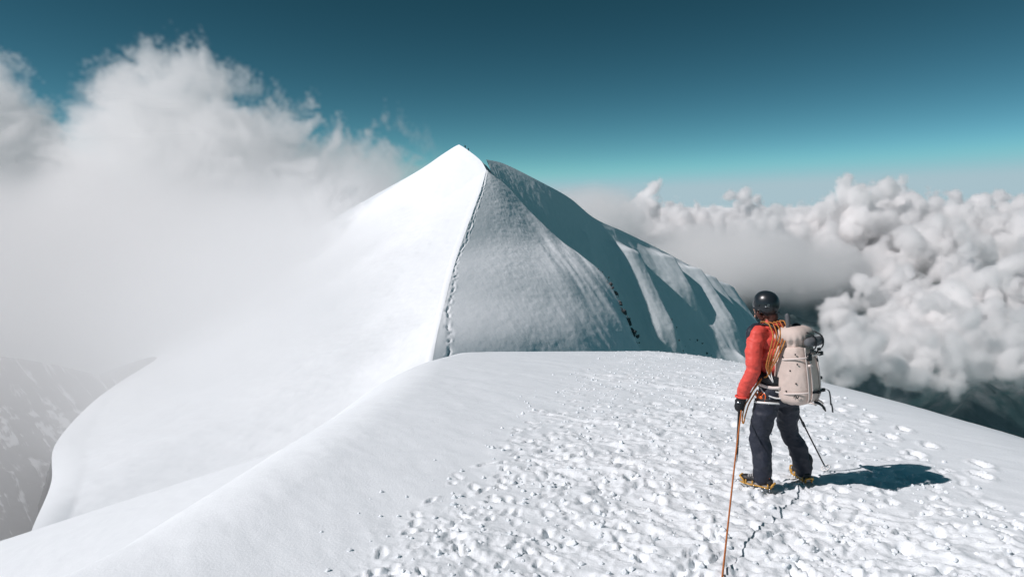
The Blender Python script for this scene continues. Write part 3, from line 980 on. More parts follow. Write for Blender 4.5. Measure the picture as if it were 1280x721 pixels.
ball_bm(bm, hd(0, -0.008, 0.03), (0.074, 0.092, 0.088))          # skull
ball_bm(bm, hd(0, 0.028, -0.045), (0.056, 0.066, 0.066))         # jaw
ball_bm(bm, hd(0, 0.083, -0.085), (0.024, 0.018, 0.018))         # chin
ball_bm(bm, hd(0, 0.098, -0.018), (0.013, 0.020, 0.022))         # nose
ball_bm(bm, hd(0, 0.090, -0.050), (0.024, 0.010, 0.010))         # mouth
for sgn in (-1, 1):
    ball_bm(bm, hd(sgn * 0.032, 0.078, -0.022), (0.020, 0.014, 0.015))   # cheek
    ball_bm(bm, hd(sgn * 0.030, 0.082, 0.014), (0.022, 0.012, 0.009))    # brow
    ball_bm(bm, hd(sgn * 0.074, -0.005, -0.015), (0.010, 0.020, 0.030))  # ear
body = blob('body', bm, M_skin, person, 0.0065, 3)
bm = bmesh.new()
strap_bm(bm, [hd(0.076, 0.02, 0.004), hd(0.066, 0.062, 0.002), hd(0.034, 0.092, 0), hd(0, 0.098, 0.002), hd(-0.034, 0.092, 0), hd(-0.066, 0.062, 0.002), hd(-0.076, 0.02, 0.004)], 0.026, 0.006, (0, 0, 1))
eyes = obj_bm('sunglasses', bm, M_blacks, person)
tag(eyes, 'dark sunglasses hidden under the helmet rim')

# hair gathered at the nape
bm = bmesh.new()
limb_bm(bm, [hd(0.0, -0.06, -0.02), hd(0.0, -0.085, -0.075), hd(-0.02, -0.075, -0.125)], [0.05, 0.045, 0.03])
limb_bm(bm, [hd(-0.064, 0.03, -0.012), hd(-0.072, 0.02, -0.05), hd(-0.066, -0.015, -0.09)], [0.018, 0.022, 0.020])
ball_bm(bm, hd(0, -0.045, -0.045), (0.07, 0.062, 0.06))
blob('hair', bm, M_hair, person, 0.006, 2, lambda x, y, z: 0.003 * fbm(x * 60, y * 60, z * 14, octaves=2, seed=4))

# helmet: shell with brim, vents, ratchet and strap
bm = bmesh.new()
nU, nV = 40, 18
tilt = Matrix.Rotation(R(6), 3, 'X')
rows = []
for i in range(nV + 1):
    ph = (math.pi / 2) * (1 - i / nV * 1.42)
    row = []
    for k in range(nU):
        a = 2 * math.pi * k / nU
        lowcut = 1.0
        ph2 = ph
        if ph < 0:
            back = max(0.0, -math.cos(a)); ph2 = ph * (0.62 + 0.80 * back)
        x = 0.108 * math.sin(a) * math.cos(ph2) ** 0.85; y = 0.122 * math.cos(a) * math.cos(ph2) ** 0.85
        z = 0.122 * math.sin(ph2)
        rr_ = 1 + 0.014 * math.cos(5 * a) * max(0, math.cos(ph2 * 1.1)) ** 2
        row.append(bm.verts.new(hd(*(tilt @ Vector((x * rr_, y * rr_ - 0.006, z + 0.040))))))
    rows.append(row)
for i in range(nV):
    for k in range(nU):
        if i == 0 and False: continue
        try: bm.faces.new((rows[i][k], rows[i][(k + 1) % nU], rows[i + 1][(k + 1) % nU], rows[i + 1][k]))
        except ValueError: pass
bmesh.ops.remove_doubles(bm, verts=bm.verts, dist=0.0008)
bmesh.ops.recalc_face_normals(bm, faces=bm.faces)
bmesh.ops.solidify(bm, geom=list(bm.faces), thickness=0.008)
helmet = obj_bm('helmet', bm, M_helmet, person)
tag(helmet, 'glossy black climbing helmet')
bm = bmesh.new()
rim = []
for k in range(nU + 1):
    v_ = rows and None
    a = 2 * math.pi * k / nU
    ph2 = (math.pi / 2) * (1 - 1.42) * (0.62 + 0.80 * max(0.0, -math.cos(a)))
    rim.append(hd(*(tilt @ Vector((0.109 * math.sin(a) * math.cos(ph2) ** 0.85, 0.123 * math.cos(a) * math.cos(ph2) ** 0.85 - 0.006, 0.122 * math.sin(ph2) + 0.040)))))
tube_bm(bm, rim, 0.0055, 6, False)
obj_bm('rim', bm, M_blacks, helmet)
for a_ in (R(-150), R(-118), R(-88), R(-175)):
    bm = bmesh.new()
    p_ = hd(*(tilt @ Vector((0.108 * math.sin(a_), 0.122 * math.cos(a_) - 0.006, 0.040 - 0.004))))
    box_bm(bm, p_, (0.016, 0.016, 0.009), Matrix.Rotation(HYAW - a_, 3, 'Z'), 0.002)
    obj_bm('lamp_clip' if a_ != R(-88) else 'vent', bm, M_metal if a_ in (R(-118),) else M_blacks, helmet)
for dz_ in (0.018, 0.002):
    bm = bmesh.new()
    box_bm(bm, hd(*(tilt @ Vector((-0.086, -0.080, 0.040 + dz_)))), (0.020, 0.006, 0.006), Matrix.Rotation(HYAW + R(-40), 3, 'Z'), 0.0015)
    obj_bm('badge', bm, M_metal, helmet)
bm = bmesh.new()
box_bm(bm, hd(0.01, -0.125, -0.028), (0.05, 0.012, 0.012), Matrix.Rotation(HYAW, 3, 'Z'), 0.003)
obj_bm('adjuster', bm, M_grey, helmet)
bm = bmesh.new()
strap_bm(bm, [hd(-0.098, 0.035, 0.02), hd(-0.088, 0.035, -0.04), hd(-0.05, 0.05, -0.105)], 0.016, 0.003, (0, 1, 0))
strap_bm(bm, [hd(-0.095, -0.045, 0.01), hd(-0.086, 0.0, -0.04), hd(-0.05, 0.045, -0.1)], 0.016, 0.003, (0, 1, 0.4))
obj_bm('chin_strap', bm, M_black, helmet)

# jacket
def crease(amp, sx, sz, seed, fine=0.0015):
    def f(x, y, z):
        w1 = fbm(x * sx + 2, y * sx, z * sz, octaves=3, seed=seed)
        r1 = 1 - 2 * np.abs(fbm(x * sx * 0.8 + z * 6, y * sx * 0.8 - z * 4, z * sz * 0.7, octaves=2, seed=seed + 3))
        return amp * (0.6 * w1 + 0.5 * r1) + fine * fbm(x * 60, y * 60, z * 60, octaves=2, seed=seed + 5)
    return f


bm = bmesh.new()
for zc, cx, cyy, rx, ry in ((0.93, 0.0, 0.0, 0.182, 0.142), (1.02, 0.0, 0.01, 0.172, 0.132), (1.14, -0.005, 0.025, 0.168, 0.130), (1.26, -0.01, 0.045, 0.178, 0.132), (1.36, -0.012, 0.065, 0.182, 0.122), (1.42, -0.015, 0.08, 0.15, 0.10)):
    ball_bm(bm, (cx, cyy, zc), (rx, ry, 0.095), sub=3)
limb_bm(bm, [SHL + Vector((0.05, -0.01, 0.0)), SHL, SHL * 0.5 + ELL * 0.5 + Vector((-0.012, 0, 0)), ELL + Vector((-0.006, -0.012, 0)), ELL * 0.45 + WRL * 0.55 + Vector((-0.004, -0.004, 0)), WRL + Vector((0, 0, 0.02))], [0.075, 0.074, 0.070, 0.064, 0.060, 0.052])
limb_bm(bm, [SHR + Vector((-0.05, -0.01, 0.0)), SHR, SHR * 0.5 + ELR * 0.5 + Vector((0.012, 0, 0)), ELR + Vector((0.006, -0.012, 0)), ELR * 0.45 + WRR * 0.55, WRR + Vector((0, -0.015, 0.01))], [0.075, 0.074, 0.070, 0.064, 0.058, 0.050])
limb_bm(bm, [NECK + Vector((0, -0.02, -0.09)), NECK + Vector((0, -0.018, -0.03)), NECK + Vector((0.0, -0.012, 0.022))], [0.105, 0.084, 0.073])
jacket = blob('jacket', bm, M_red, person, 0.0085, 5, crease(0.015, 11, 20, 201))
tag(jacket, 'red shell jacket')
# dark yoke panel on the shoulder
bm = bmesh.new()
limb_bm(bm, [SHL + Vector((0.075, 0.035, 0.062)), SHL + Vector((0.028, 0.042, 0.052)), SHL + Vector((-0.025, 0.045, 0.022)), SHL + Vector((-0.05, 0.045, -0.03))], [0.038, 0.044, 0.044, 0.034])
obj_yoke = blob('shoulder_panel', bm, M_navy, jacket, 0.008, 4, crease(0.003, 12, 14, 220))
bm = bmesh.new()
cz = [WRL + Vector((math.cos(a) * 0.056, math.sin(a) * 0.056, -0.012)) for a in np.linspace(0, 2 * math.pi, 17)]
tube_bm(bm, cz, 0.011, 6, False)
obj_bm('cuff', bm, M_red, jacket)
bm = bmesh.new()
hood = [NECK + Vector((0.02 + math.cos(a) * 0.088, -0.03 + math.sin(a) * 0.075, 0.000 - 0.018 * math.sin(a))) for a in np.linspace(R(170), R(372), 14)]
tube_bm(bm, hood, [0.016 + 0.014 * math.sin(math.pi * i / 13) for i in range(14)], 8)
obj_bm('collar', bm, M_red, jacket)

# trousers
bm = bmesh.new()
ball_bm(bm, (0.0, -0.005, 0.935), (0.165, 0.128, 0.10), sub=3)
ball_bm(bm, (-0.055, -0.052, 0.865), (0.092, 0.088, 0.10), sub=3); ball_bm(bm, (0.07, -0.057, 0.862), (0.092, 0.088, 0.10), sub=3)
for h, k, a, sg in ((HIPL, KNL, ANL, -1), (HIPR, KNR, ANR, 1)):
    limb_bm(bm, [h + Vector((0, -0.005, 0.02)), (h + k) / 2 + Vector((sg * 0.008, 0, 0)), k + Vector((0, 0.004, 0)), k * 0.55 + a * 0.45 + Vector((0, -0.014, 0)), k * 0.15 + a * 0.85 + Vector((0, -0.004, 0)), a + Vector((0, 0.0, -0.012))],
            [0.108, 0.100, 0.088, 0.086, 0.080, 0.074])
trousers = blob('trousers', bm, M_navy, person, 0.0085, 5, crease(0.019, 12, 15, 240))
tag(trousers, 'dark navy mountaineering trousers')

# boots, gaiters and crampons
def boot(an, toe_dir, gz):
    t_ = Vector(toe_dir).normalized(); sd = Vector((t_.y, -t_.x, 0))
    rot = Matrix((sd, t_, Vector((0, 0, 1)))).transposed()
    base = Vector((an.x, an.y, gz))
    def q(x, y, z): return base + rot @ Vector((x, y, z))
    bm = bmesh.new()
    limb_bm(bm, [q(0, -0.005, 0.20), q(0, -0.01, 0.12), q(0, 0.0, 0.075)], [0.056, 0.055, 0.052])
    ball_bm(bm, q(0, -0.055, 0.062), (0.043, 0.048, 0.045), rot); ball_bm(bm, q(0, 0.045, 0.066), (0.048, 0.085, 0.040), rot); ball_bm(bm, q(0.004, 0.135, 0.056), (0.046, 0.062, 0.032), rot)
    o = blob('boot', bm, M_boot, person, 0.007, 3)
    bm = bmesh.new()
    for y_, w_ in ((-0.06, 0.078), (-0.02, 0.076), (0.03, 0.080), (0.08, 0.090), (0.13, 0.092), (0.17, 0.070)):
        box_bm(bm, q(0, y_, 0.027), (w_, 0.058, 0.018), rot, 0.004)
    obj_bm('sole', bm, M_sole, o)
    bm = bmesh.new()
    for k in range(5):
        y_ = 0.055 + 0.018 * k; z_ = 0.112 - 0.007 * k
        tube_bm(bm, [q(-0.03, y_ - 0.01, z_ - 0.006), q(0, y_, z_ + 0.004), q(0.03, y_ - 0.01, z_ - 0.006)], 0.003, 5)
    obj_bm('lacing', bm, M_white, o)
    c = empty('crampon'); c.parent = person
    tag(c, 'yellow crampon strapped under the boot')
    bm = bmesh.new()
    for sg in (-1, 1):
        tube_bm(bm, [q(sg * 0.030, -0.095, 0.014), q(sg * 0.044, -0.05, 0.014), q(sg * 0.036, 0.02, 0.014), q(sg * 0.050, 0.09, 0.014), q(sg * 0.046, 0.15, 0.014), q(sg * 0.018, 0.20, 0.014)], 0.0075, 6)
        for y_ in (-0.07, 0.07, 0.13):
            tube_bm(bm, [q(sg * 0.046, y_, 0.010), q(sg * 0.053, y_, 0.055)], 0.007, 6)
    tube_bm(bm, [q(-0.04, 0.06, 0.014), q(0.04, 0.06, 0.014)], 0.007, 6); tube_bm(bm, [q(-0.04, -0.06, 0.014), q(0.04, -0.06, 0.014)], 0.007, 6)
    obj_bm('frame', bm, M_yellow, c)
    for sg in (-1, 1):
        for y_ in (-0.085, -0.045, 0.06, 0.10, 0.145):
            bm = bmesh.new()
            tube_bm(bm, [q(sg * 0.044, y_, 0.016), q(sg * 0.046, y_, -0.022)], [0.008, 0.0015], 5)
            obj_bm('spike', bm, M_metal, c)
        bm = bmesh.new()
        tube_bm(bm, [q(sg * 0.02, 0.19, 0.015), q(sg * 0.022, 0.225, 0.008), q(sg * 0.022, 0.245, -0.012)], [0.008, 0.006, 0.0015], 5)
        obj_bm('front_point', bm, M_metal, c)
    bm = bmesh.new()
    tube_bm(bm, [q(-0.03, -0.09, 0.02), q(-0.036, -0.105, 0.05), q(0, -0.118, 0.062), q(0.036, -0.105, 0.05), q(0.03, -0.09, 0.02)], 0.009, 6)
    obj_bm('heel_bail', bm, M_yellow, c)
    bm = bmesh.new()
    tube_bm(bm, [q(-0.048, 0.14, 0.02), q(-0.05, 0.16, 0.05), q(-0.03, 0.195, 0.066), q(0.03, 0.195, 0.066), q(0.05, 0.16, 0.05), q(0.048, 0.14, 0.02)], 0.009, 6)
    obj_bm('toe_bail', bm, M_yellow, c)
    bm = bmesh.new()
    ring = [q(math.cos(a) * 0.066, -0.005 + math.sin(a) * 0.068, 0.115 + 0.012 * math.sin(a)) for a in np.linspace(0, 2 * math.pi, 18)]
    strap_bm(bm, ring, 0.02, 0.004, (0, 0, 1))
    obj_bm('ankle_strap', bm, M_orange, c)
    return o


boot(ANL, (-0.30, 1, 0), zl + 0.012)
br = boot(ANR, (0.55, 1, 0), zr + 0.012)
bm = bmesh.new()
limb_bm(bm, [ANR + Vector((0, -0.002, 0.10)), ANR + Vector((0, 0, 0.03)), ANR + Vector((0, 0.01, -0.01))], [0.074, 0.073, 0.066])
blob('gaiter', bm, M_black, person, 0.008, 3, crease(0.004, 20, 20, 260))

# gloves: palm, four curled fingers, thumb
def glove(wr, grip, along, out, name='glove'):
    """wr: wrist, grip: centre of what is held, along: the held shaft's direction, out: from the shaft towards the back of the hand"""
    al = Vector(along).normalized(); ou = Vector(out); ou = (ou - al * ou.dot(al)).normalized(); sd = al.cross(ou)
    bm = bmesh.new()
    palm = grip + ou * 0.032
    limb_bm(bm, [wr, wr * 0.45 + palm * 0.55, palm + al * 0.012], [0.044, 0.045, 0.040])
    ball_bm(bm, palm, (0.046, 0.046, 0.056))
    for k, (l_, r_) in enumerate(((0.032, 0.0118), (0.036, 0.0122), (0.034, 0.0118), (0.028, 0.0108))):
        o_ = al * (0.034 - 0.0225 * k)
        pts = [palm + o_ + sd * 0.012, grip + o_ * 1.02 + ou * 0.020 + sd * 0.030, grip + o_ - ou * 0.008 + sd * (l_ * 0.95), grip + o_ - ou * 0.026 + sd * 0.012, grip + o_ - ou * 0.018 - sd * 0.008]
        limb_bm(bm, pts, [r_ * 1.25, r_ * 1.15, r_ * 1.05, r_, r_ * 0.85], 8)
    limb_bm(bm, [palm + al * 0.02 - sd * 0.02, grip + al * 0.040 - sd * 0.030, grip + al * 0.042 - sd * 0.012 - ou * 0.020], [0.018, 0.0145, 0.012], 8)
    return blob(name, bm, M_black, person, 0.0048, 2, lambda x, y, z: 0.0015 * fbm(x * 40, y * 40, z * 40, octaves=2, seed=9))


GRL = Vector((-0.290, 0.185, 0.775)); SPK = Vector((-0.245, 0.225, 0.215))
AXD = (GRL - SPK).normalized()
glove(WRL + Vector((0, 0, -0.005)), GRL, AXD, (-0.8, -0.5, 0))
TIP = to_local((3.18, 6.60, surf_z(3.18, 6.60)))
GRR = Vector((0.30, 0.185, 0.965))
PLD = (GRR - TIP).normalized()
glove(WRR, GRR, PLD, (0.7, -0.6, 0))

# harness
har = empty('harness'); har.parent = person
tag(har, 'white and black climbing harness round waist and thighs')
bm = bmesh.new()
strap_bm(bm, [Vector((math.cos(a) * 0.186, math.sin(a) * 0.150 - 0.002, 0.965 + 0.01 * math.sin(a))) for a in np.linspace(0, 2 * math.pi, 33)], 0.055, 0.010, (0, 0, 1))
obj_bm('waist_belt', bm, M_black, har)
def thigh_ring(h, k, rad, drop, tiltz, n=29):
    c_ = h * (1 - drop) + k * drop; d_ = (k - h).normalized()
    u_ = d_.cross(Vector((0, 1, 0))).normalized(); v_ = d_.cross(u_)
    return [c_ + u_ * math.cos(a) * rad + v_ * math.sin(a) * rad * 1.04 + Vector((0, 0, tiltz * math.sin(a))) for a in np.linspace(0, 2 * math.pi, n)]
for h, k in ((HIPL, KNL), (HIPR, KNR)):
    bm = bmesh.new(); strap_bm(bm, thigh_ring(h, k, 0.120, 0.235, 0.035), 0.018, 0.008, (0, 0, 1)); obj_bm('leg_loop', bm, M_white, har)
    bm = bmesh.new(); strap_bm(bm, thigh_ring(h, k, 0.119, 0.18, 0.035), 0.022, 0.006, (0, 0, 1)); obj_bm('loop_padding', bm, M_black, har)
for pts in ([(-0.185, 0.05, 0.955), (-0.205, -0.02, 0.915), (-0.165, -0.10, 0.885), (-0.09, -0.152, 0.888)], [(-0.188, -0.01, 0.985), (-0.178, -0.07, 0.95), (-0.135, -0.125, 0.935)],
            [(0.02, -0.160, 0.862), (0.08, -0.165, 0.866), (0.135, -0.15, 0.885), (0.185, -0.10, 0.935)]):
    bm = bmesh.new(); tube_bm(bm, [tuple(q) for q in cr(pts, 14)], 0.0075, 7); obj_bm('gear_loop', bm, M_white, har)
# snap-links and an orange device on the gear loop
for k, (c_, m_) in enumerate((((-0.205, 0.02, 0.90), M_orange), ((-0.215, -0.01, 0.892), M_orange), ((-0.198, -0.045, 0.885), M_metal), ((-0.21, 0.05, 0.905), M_orange))):
    bm = bmesh.new()
    ca_ = Vector(c_); tl = R(20 * k - 25)
    ring = [ca_ + Vector((0.006 * math.sin(a), math.cos(a) * 0.020 * math.cos(tl) + math.sin(a) * 0.042 * math.sin(tl) * 0.6, math.sin(a) * 0.042 - 0.02)) for a in np.linspace(0, 2 * math.pi, 17)]
    tube_bm(bm, ring, 0.006, 6, False)
    li = obj_bm('snap_link', bm, m_, har)
    bm = bmesh.new(); box_bm(bm, ca_ + Vector((-0.006, 0.016, -0.02)), (0.012, 0.014, 0.026), None, 0.003); obj_bm('gate_sleeve', bm, m_, li)
bm = bmesh.new(); box_bm(bm, (-0.212, 0.02, 0.872), (0.020, 0.052, 0.030), Matrix.Rotation(R(25), 3, 'X'), 0.006)
obj_bm('belay_device', bm, M_orange, har)

# ------------------------------------------------------------------ ice axe in the gloved hand
axe = empty('ice_axe', to_world(SPK), YAW)
tag(axe, 'slim dark ice axe with a steel spike held in the black glove', 'ice axe')
O = SPK
bm = bmesh.new(); tube_bm(bm, [AXD * 0.07, AXD * 0.30, AXD * 0.62], 0.0105, 8, flat=1.5); obj_bm('shaft', bm, M_dark, axe)
bm = bmesh.new(); tube_bm(bm, [AXD * 0.09, AXD * 0.05, Vector((0, 0, 0)), -AXD * 0.02], [0.012, 0.011, 0.006, 0.001], 7); obj_bm('spike', bm, M_metal, axe)
hp = AXD * 0.62; fw = Vector((0.9, 0.5, 0)); fw = (fw - AXD * fw.dot(AXD)).normalized()
bm = bmesh.new(); strap_bm(bm, [hp - fw * 0.012, hp + fw * 0.05 + AXD * 0.006, hp + fw * 0.10 - AXD * 0.004, hp + fw * 0.145 - AXD * 0.03], 0.022, 0.006, AXD); obj_bm('pick', bm, M_metal, axe)
bm = bmesh.new(); strap_bm(bm, [hp + fw * 0.01, hp - fw * 0.04 + AXD * 0.002, hp - fw * 0.075 - AXD * 0.012], 0.036, 0.006, AXD.cross(fw)); obj_bm('adze', bm, M_metal, axe)
bm = bmesh.new(); tube_bm(bm, [AXD * 0.155, AXD * 0.165], 0.0135, 8); obj_bm('collar', bm, M_metal, axe)

# ------------------------------------------------------------------ trekking pole
pole = empty('trekking_pole', to_world(TIP), YAW)
tag(pole, 'thin black trekking pole planted in the snow beside the rear boot', 'pole')
L_ = (GRR - TIP).length
bm = bmesh.new(); tube_bm(bm, [PLD * 0.10, PLD * 0.62], 0.0072, 8); obj_bm('lower_shaft', bm, M_dark, pole)
bm = bmesh.new(); tube_bm(bm, [PLD * 0.60, PLD * (L_ - 0.07)], 0.0092, 8); obj_bm('upper_shaft', bm, M_black, pole)
bm = bmesh.new(); tube_bm(bm, [PLD * 0.575, PLD * 0.63], 0.0135, 8); obj_bm('lock', bm, M_blacks, pole)
bm = bmesh.new(); tube_bm(bm, [PLD * (L_ - 0.10), PLD * (L_ - 0.02), PLD * (L_ + 0.06), PLD * (L_ + 0.085)], [0.013, 0.0165, 0.015, 0.019], 9); obj_bm('grip', bm, M_grey, pole)
bm = bmesh.new(); tube_bm(bm, [PLD * -0.03, PLD * 0.05, PLD * 0.10], [0.0025, 0.007, 0.009], 7); obj_bm('tip', bm, M_metal, pole)
bm = bmesh.new()
bu = PLD.cross(Vector((1, 0, 0))).normalized(); bv_ = PLD.cross(bu)
tube_bm(bm, [PLD * 0.055 + (bu * math.cos(a) + bv_ * math.sin(a)) * 0.042 for a in np.linspace(0, 2 * math.pi, 21)], 0.006, 6, False)
for a in (0.4, 2.5, 4.6): tube_bm(bm, [PLD * 0.06, PLD * 0.055 + (bu * math.cos(a) + bv_ * math.sin(a)) * 0.042], 0.005, 5)
obj_bm('basket', bm, M_white, pole)

# ------------------------------------------------------------------ rucksack
pack = empty('backpack', to_world((0.0, -0.24, 0.86)), YAW)
tag(pack, 'dusty beige climbing rucksack with black buckles worn on the back', 'backpack')
LEAN = Matrix.Rotation(R(-7), 3, 'X')
def pk(x, y, z): return LEAN @ Vector((x, y, z))


def loft(sections, n=40, sq=3.2):
    """superellipse sections (z, cx, cy, rx, ry) -> closed bmesh"""
    bm = bmesh.new(); rings = []
    for (z, cx, cyy, rx, ry) in sections:
        ring = []
        for k in range(n):
            a = 2 * math.pi * k / n
            c_, s_ = math.cos(a), math.sin(a)
            ring.append(bm.verts.new(pk(cx + rx * math.copysign(abs(c_) ** (2 / sq), c_), cyy + ry * math.copysign(abs(s_) ** (2 / sq), s_), z)))
        rings.append(ring)
    for i in range(len(rings) - 1):
        for k in range(n): bm.faces.new((rings[i][k], rings[i][(k + 1) % n], rings[i + 1][(k + 1) % n], rings[i + 1][k]))
    bm.faces.new(rings[0][::-1]); bm.faces.new(rings[-1])
    return bm


def seclist(pts, n):
    return [tuple(q) for q in cr(pts, n)]


bm = loft(seclist([(-0.015, 0, 0.04, 0.085, 0.085), (0.015, 0, 0.025, 0.132, 0.135), (0.08, 0, 0.022, 0.150, 0.162), (0.22, 0, 0.024, 0.155, 0.170), (0.36, 0, 0.026, 0.152, 0.162), (0.46, 0, 0.03, 0.145, 0.142), (0.50, 0, 0.03, 0.130, 0.120)], 34))
packb = blob('pack_body', bm, M_beige, pack, 0.0085, 3, lambda x, y, z: 0.006 * fbm(x * 9, y * 9, z * 7, octaves=3, seed=301) + 0.005 * (1 - 2 * np.abs(fbm(x * 14 + z * 5, y * 14, z * 4, octaves=2, seed=303))))
tag(packb, 'beige main compartment of the rucksack')
# gathered throat and floating lid
bm = loft(seclist([(0.485, 0, 0.02, 0.118, 0.098), (0.53, 0, 0.018, 0.125, 0.108), (0.575, 0, 0.020, 0.150, 0.150), (0.63, 0, 0.018, 0.142, 0.144), (0.668, 0, 0.02, 0.105, 0.11), (0.68, 0, 0.025, 0.06, 0.06)], 24), sq=2.8)
lid = blob('lid', bm, M_beige, pack, 0.0085, 3, lambda x, y, z: 0.006 * fbm(x * 12, y * 12, z * 5, octaves=3, seed=311) + 0.006 * np.sin(np.arctan2(y, x) * 17 + 2 * np.sin(z * 30)) * np.exp(-((z - 0.55) / 0.05) ** 2))
# rolled grey pad strapped outside the throat, towards the shaded side
bm = bmesh.new()
limb_bm(bm, [pk(-0.07, -0.158, 0.545), pk(0.0, -0.172, 0.548), pk(0.10, -0.158, 0.545)], [0.040, 0.043, 0.040])
pad = blob('rolled_pad', bm, M_grey, pack, 0.008, 3, crease(0.003, 16, 16, 320))
def pstrap(name, pts, wd, mat, wdir=(1, 0, 0), th_=0.004, par=None, n=14):
    bm = bmesh.new()
    strap_bm(bm, [pk(*q) for q in cr(pts, n)], wd, th_, LEAN @ Vector(wdir))
    return obj_bm(name, bm, mat, par or pack)
for sx in (-0.045, 0.065):
    pstrap('lid_strap', [(sx, -0.130, 0.63), (sx, -0.205, 0.585), (sx, -0.205, 0.50), (sx, -0.142, 0.44), (sx, -0.150, 0.36)], 0.020, M_black)
pstrap('front_strap', [(-0.095, -0.138, 0.50), (-0.10, -0.145, 0.40), (-0.10, -0.153, 0.25), (-0.095, -0.150, 0.08), (-0.08, -0.125, 0.01)], 0.020, M_pale)
pstrap('front_strap', [(-0.055, -0.142, 0.44), (-0.05, -0.153, 0.33), (-0.045, -0.156, 0.20), (-0.045, -0.150, 0.06), (-0.04, -0.110, 0.0)], 0.018, M_pale)
pstrap('front_strap', [(0.06, -0.136, 0.46), (0.07, -0.152, 0.30), (0.075, -0.152, 0.10), (0.06, -0.125, 0.01)], 0.018, M_pale)
for z_, y0 in ((0.40, 0.0), (0.095, 0.0)):
    pstrap('compression_strap', [(-0.148, 0.08, z_ - 0.01), (-0.163, 0.0, z_), (-0.150, -0.10, z_ + 0.01), (-0.10, -0.155, z_ + 0.015)], 0.014, M_pale, (0, 0, 1))
    pstrap('compression_strap', [(0.148, 0.08, z_ - 0.01), (0.163, 0.0, z_), (0.150, -0.10, z_ + 0.01), (0.09, -0.158, z_ + 0.015)], 0.016, M_black, (0, 0, 1))
pstrap('compression_strap', [(-0.10, -0.160, 0.425), (0.0, -0.172, 0.43), (0.10, -0.158, 0.43), (0.155, -0.10, 0.43)], 0.016, M_pale, (0, 0, 1))
pstrap('compression_strap', [(-0.06, -0.160, 0.105), (0.02, -0.166, 0.10), (0.10, -0.155, 0.105), (0.155, -0.08, 0.10)], 0.020, M_black, (0, 0, 1))
def buckle(name, c_, size, mat, rz=0, par=None, bev=0.004):
    bm = bmesh.new()
    box_bm(bm, pk(*c_), size, LEAN @ Matrix.Rotation(rz, 3, 'Z'), bev)
    return obj_bm(name, bm, mat, par or pack)
buckle('buckle', (-0.075, -0.158, 0.415), (0.050, 0.024, 0.060), M_black)
buckle('buckle', (-0.045, -0.168, 0.472), (0.034, 0.022, 0.026), M_blacks)
buckle('buckle', (0.065, -0.168, 0.472), (0.032, 0.022, 0.026), M_blacks)
buckle('buckle', (0.105, -0.160, 0.43), (0.040, 0.024, 0.034), M_black)
buckle('buckle', (0.165, -0.085, 0.43), (0.020, 0.075, 0.012), M_black)
buckle('buckle', (0.13, -0.145, 0.10), (0.036, 0.024, 0.030), M_black)
buckle('buckle', (0.02, -0.170, 0.10), (0.040, 0.020, 0.026), M_black)
buckle('buckle', (0.168, -0.10, 0.20), (0.024, 0.032, 0.026), M_black)
buckle('strap_keeper', (-0.075, -0.165, 0.345), (0.046, 0.026, 0.020), M_pale, bev=0.006)
for c_ in ((-0.150, -0.075, 0.445), (-0.158, -0.02, 0.30), (-0.158, -0.07, 0.19), (-0.160, 0.045, 0.42), (-0.152, -0.09, 0.36), (-0.160, 0.03, 0.115), (-0.155, 0.07, 0.46)):
    bm = bmesh.new(); ball_bm(bm, pk(*c_), (0.006, 0.009, 0.009), None, 1); obj_bm('eyelet', bm, M_black, pack)
# the small dark maker's squiggle low on the lit side
bm = bmesh.new()
strap_bm(bm, [pk(-0.158, -0.040 - 0.05 * u_, 0.072 + dz_) for u_, dz_ in ((0, -0.010), (0.15, 0.008), (0.35, 0.013), (0.5, 0.0), (0.62, -0.012), (0.8, -0.006), (1.0, 0.012))], 0.008, 0.003, (0.15, 0.3, 1))
obj_bm('emblem', bm, M_black, pack)
# loose ends of webbing
pstrap('loose_webbing', [(0.15, -0.13, 0.105), (0.185, -0.165, 0.085), (0.195, -0.17, 0.0), (0.20, -0.165, -0.045)], 0.014, M_grey, (0.3, 1, 0))
pstrap('loose_webbing', [(0.205, -0.168, -0.03), (0.215, -0.17, -0.07), (0.225, -0.165, -0.115)], 0.016, M_grey, (0.3, 1, 0))
pstrap('loose_webbing', [(0.02, -0.12, 0.01), (0.09, -0.13, -0.02), (0.15, -0.13, -0.065)], 0.030, M_black, (0.2, 0.5, 1), 0.006)
pstrap('loose_webbing', [(0.13, -0.13, -0.05), (0.17, -0.13, -0.085)], 0.042, M_black, (0.2, 0.5, 1), 0.010)
pstrap('axe_loop', [(-0.075, -0.12, 0.015), (-0.09, -0.165, 0.02), (-0.06, -0.185, 0.0), (-0.03, -0.165, -0.005), (-0.02, -0.12, 0.0)], 0.016, M_pale, (1, 0, 0.3))
pstrap('axe_loop', [(0.03, -0.12, 0.02), (0.03, -0.175, 0.02), (0.06, -0.18, -0.01), (0.09, -0.15, -0.005), (0.09, -0.11, 0.02)], 0.014, M_beige, (1, 0, 0.3))
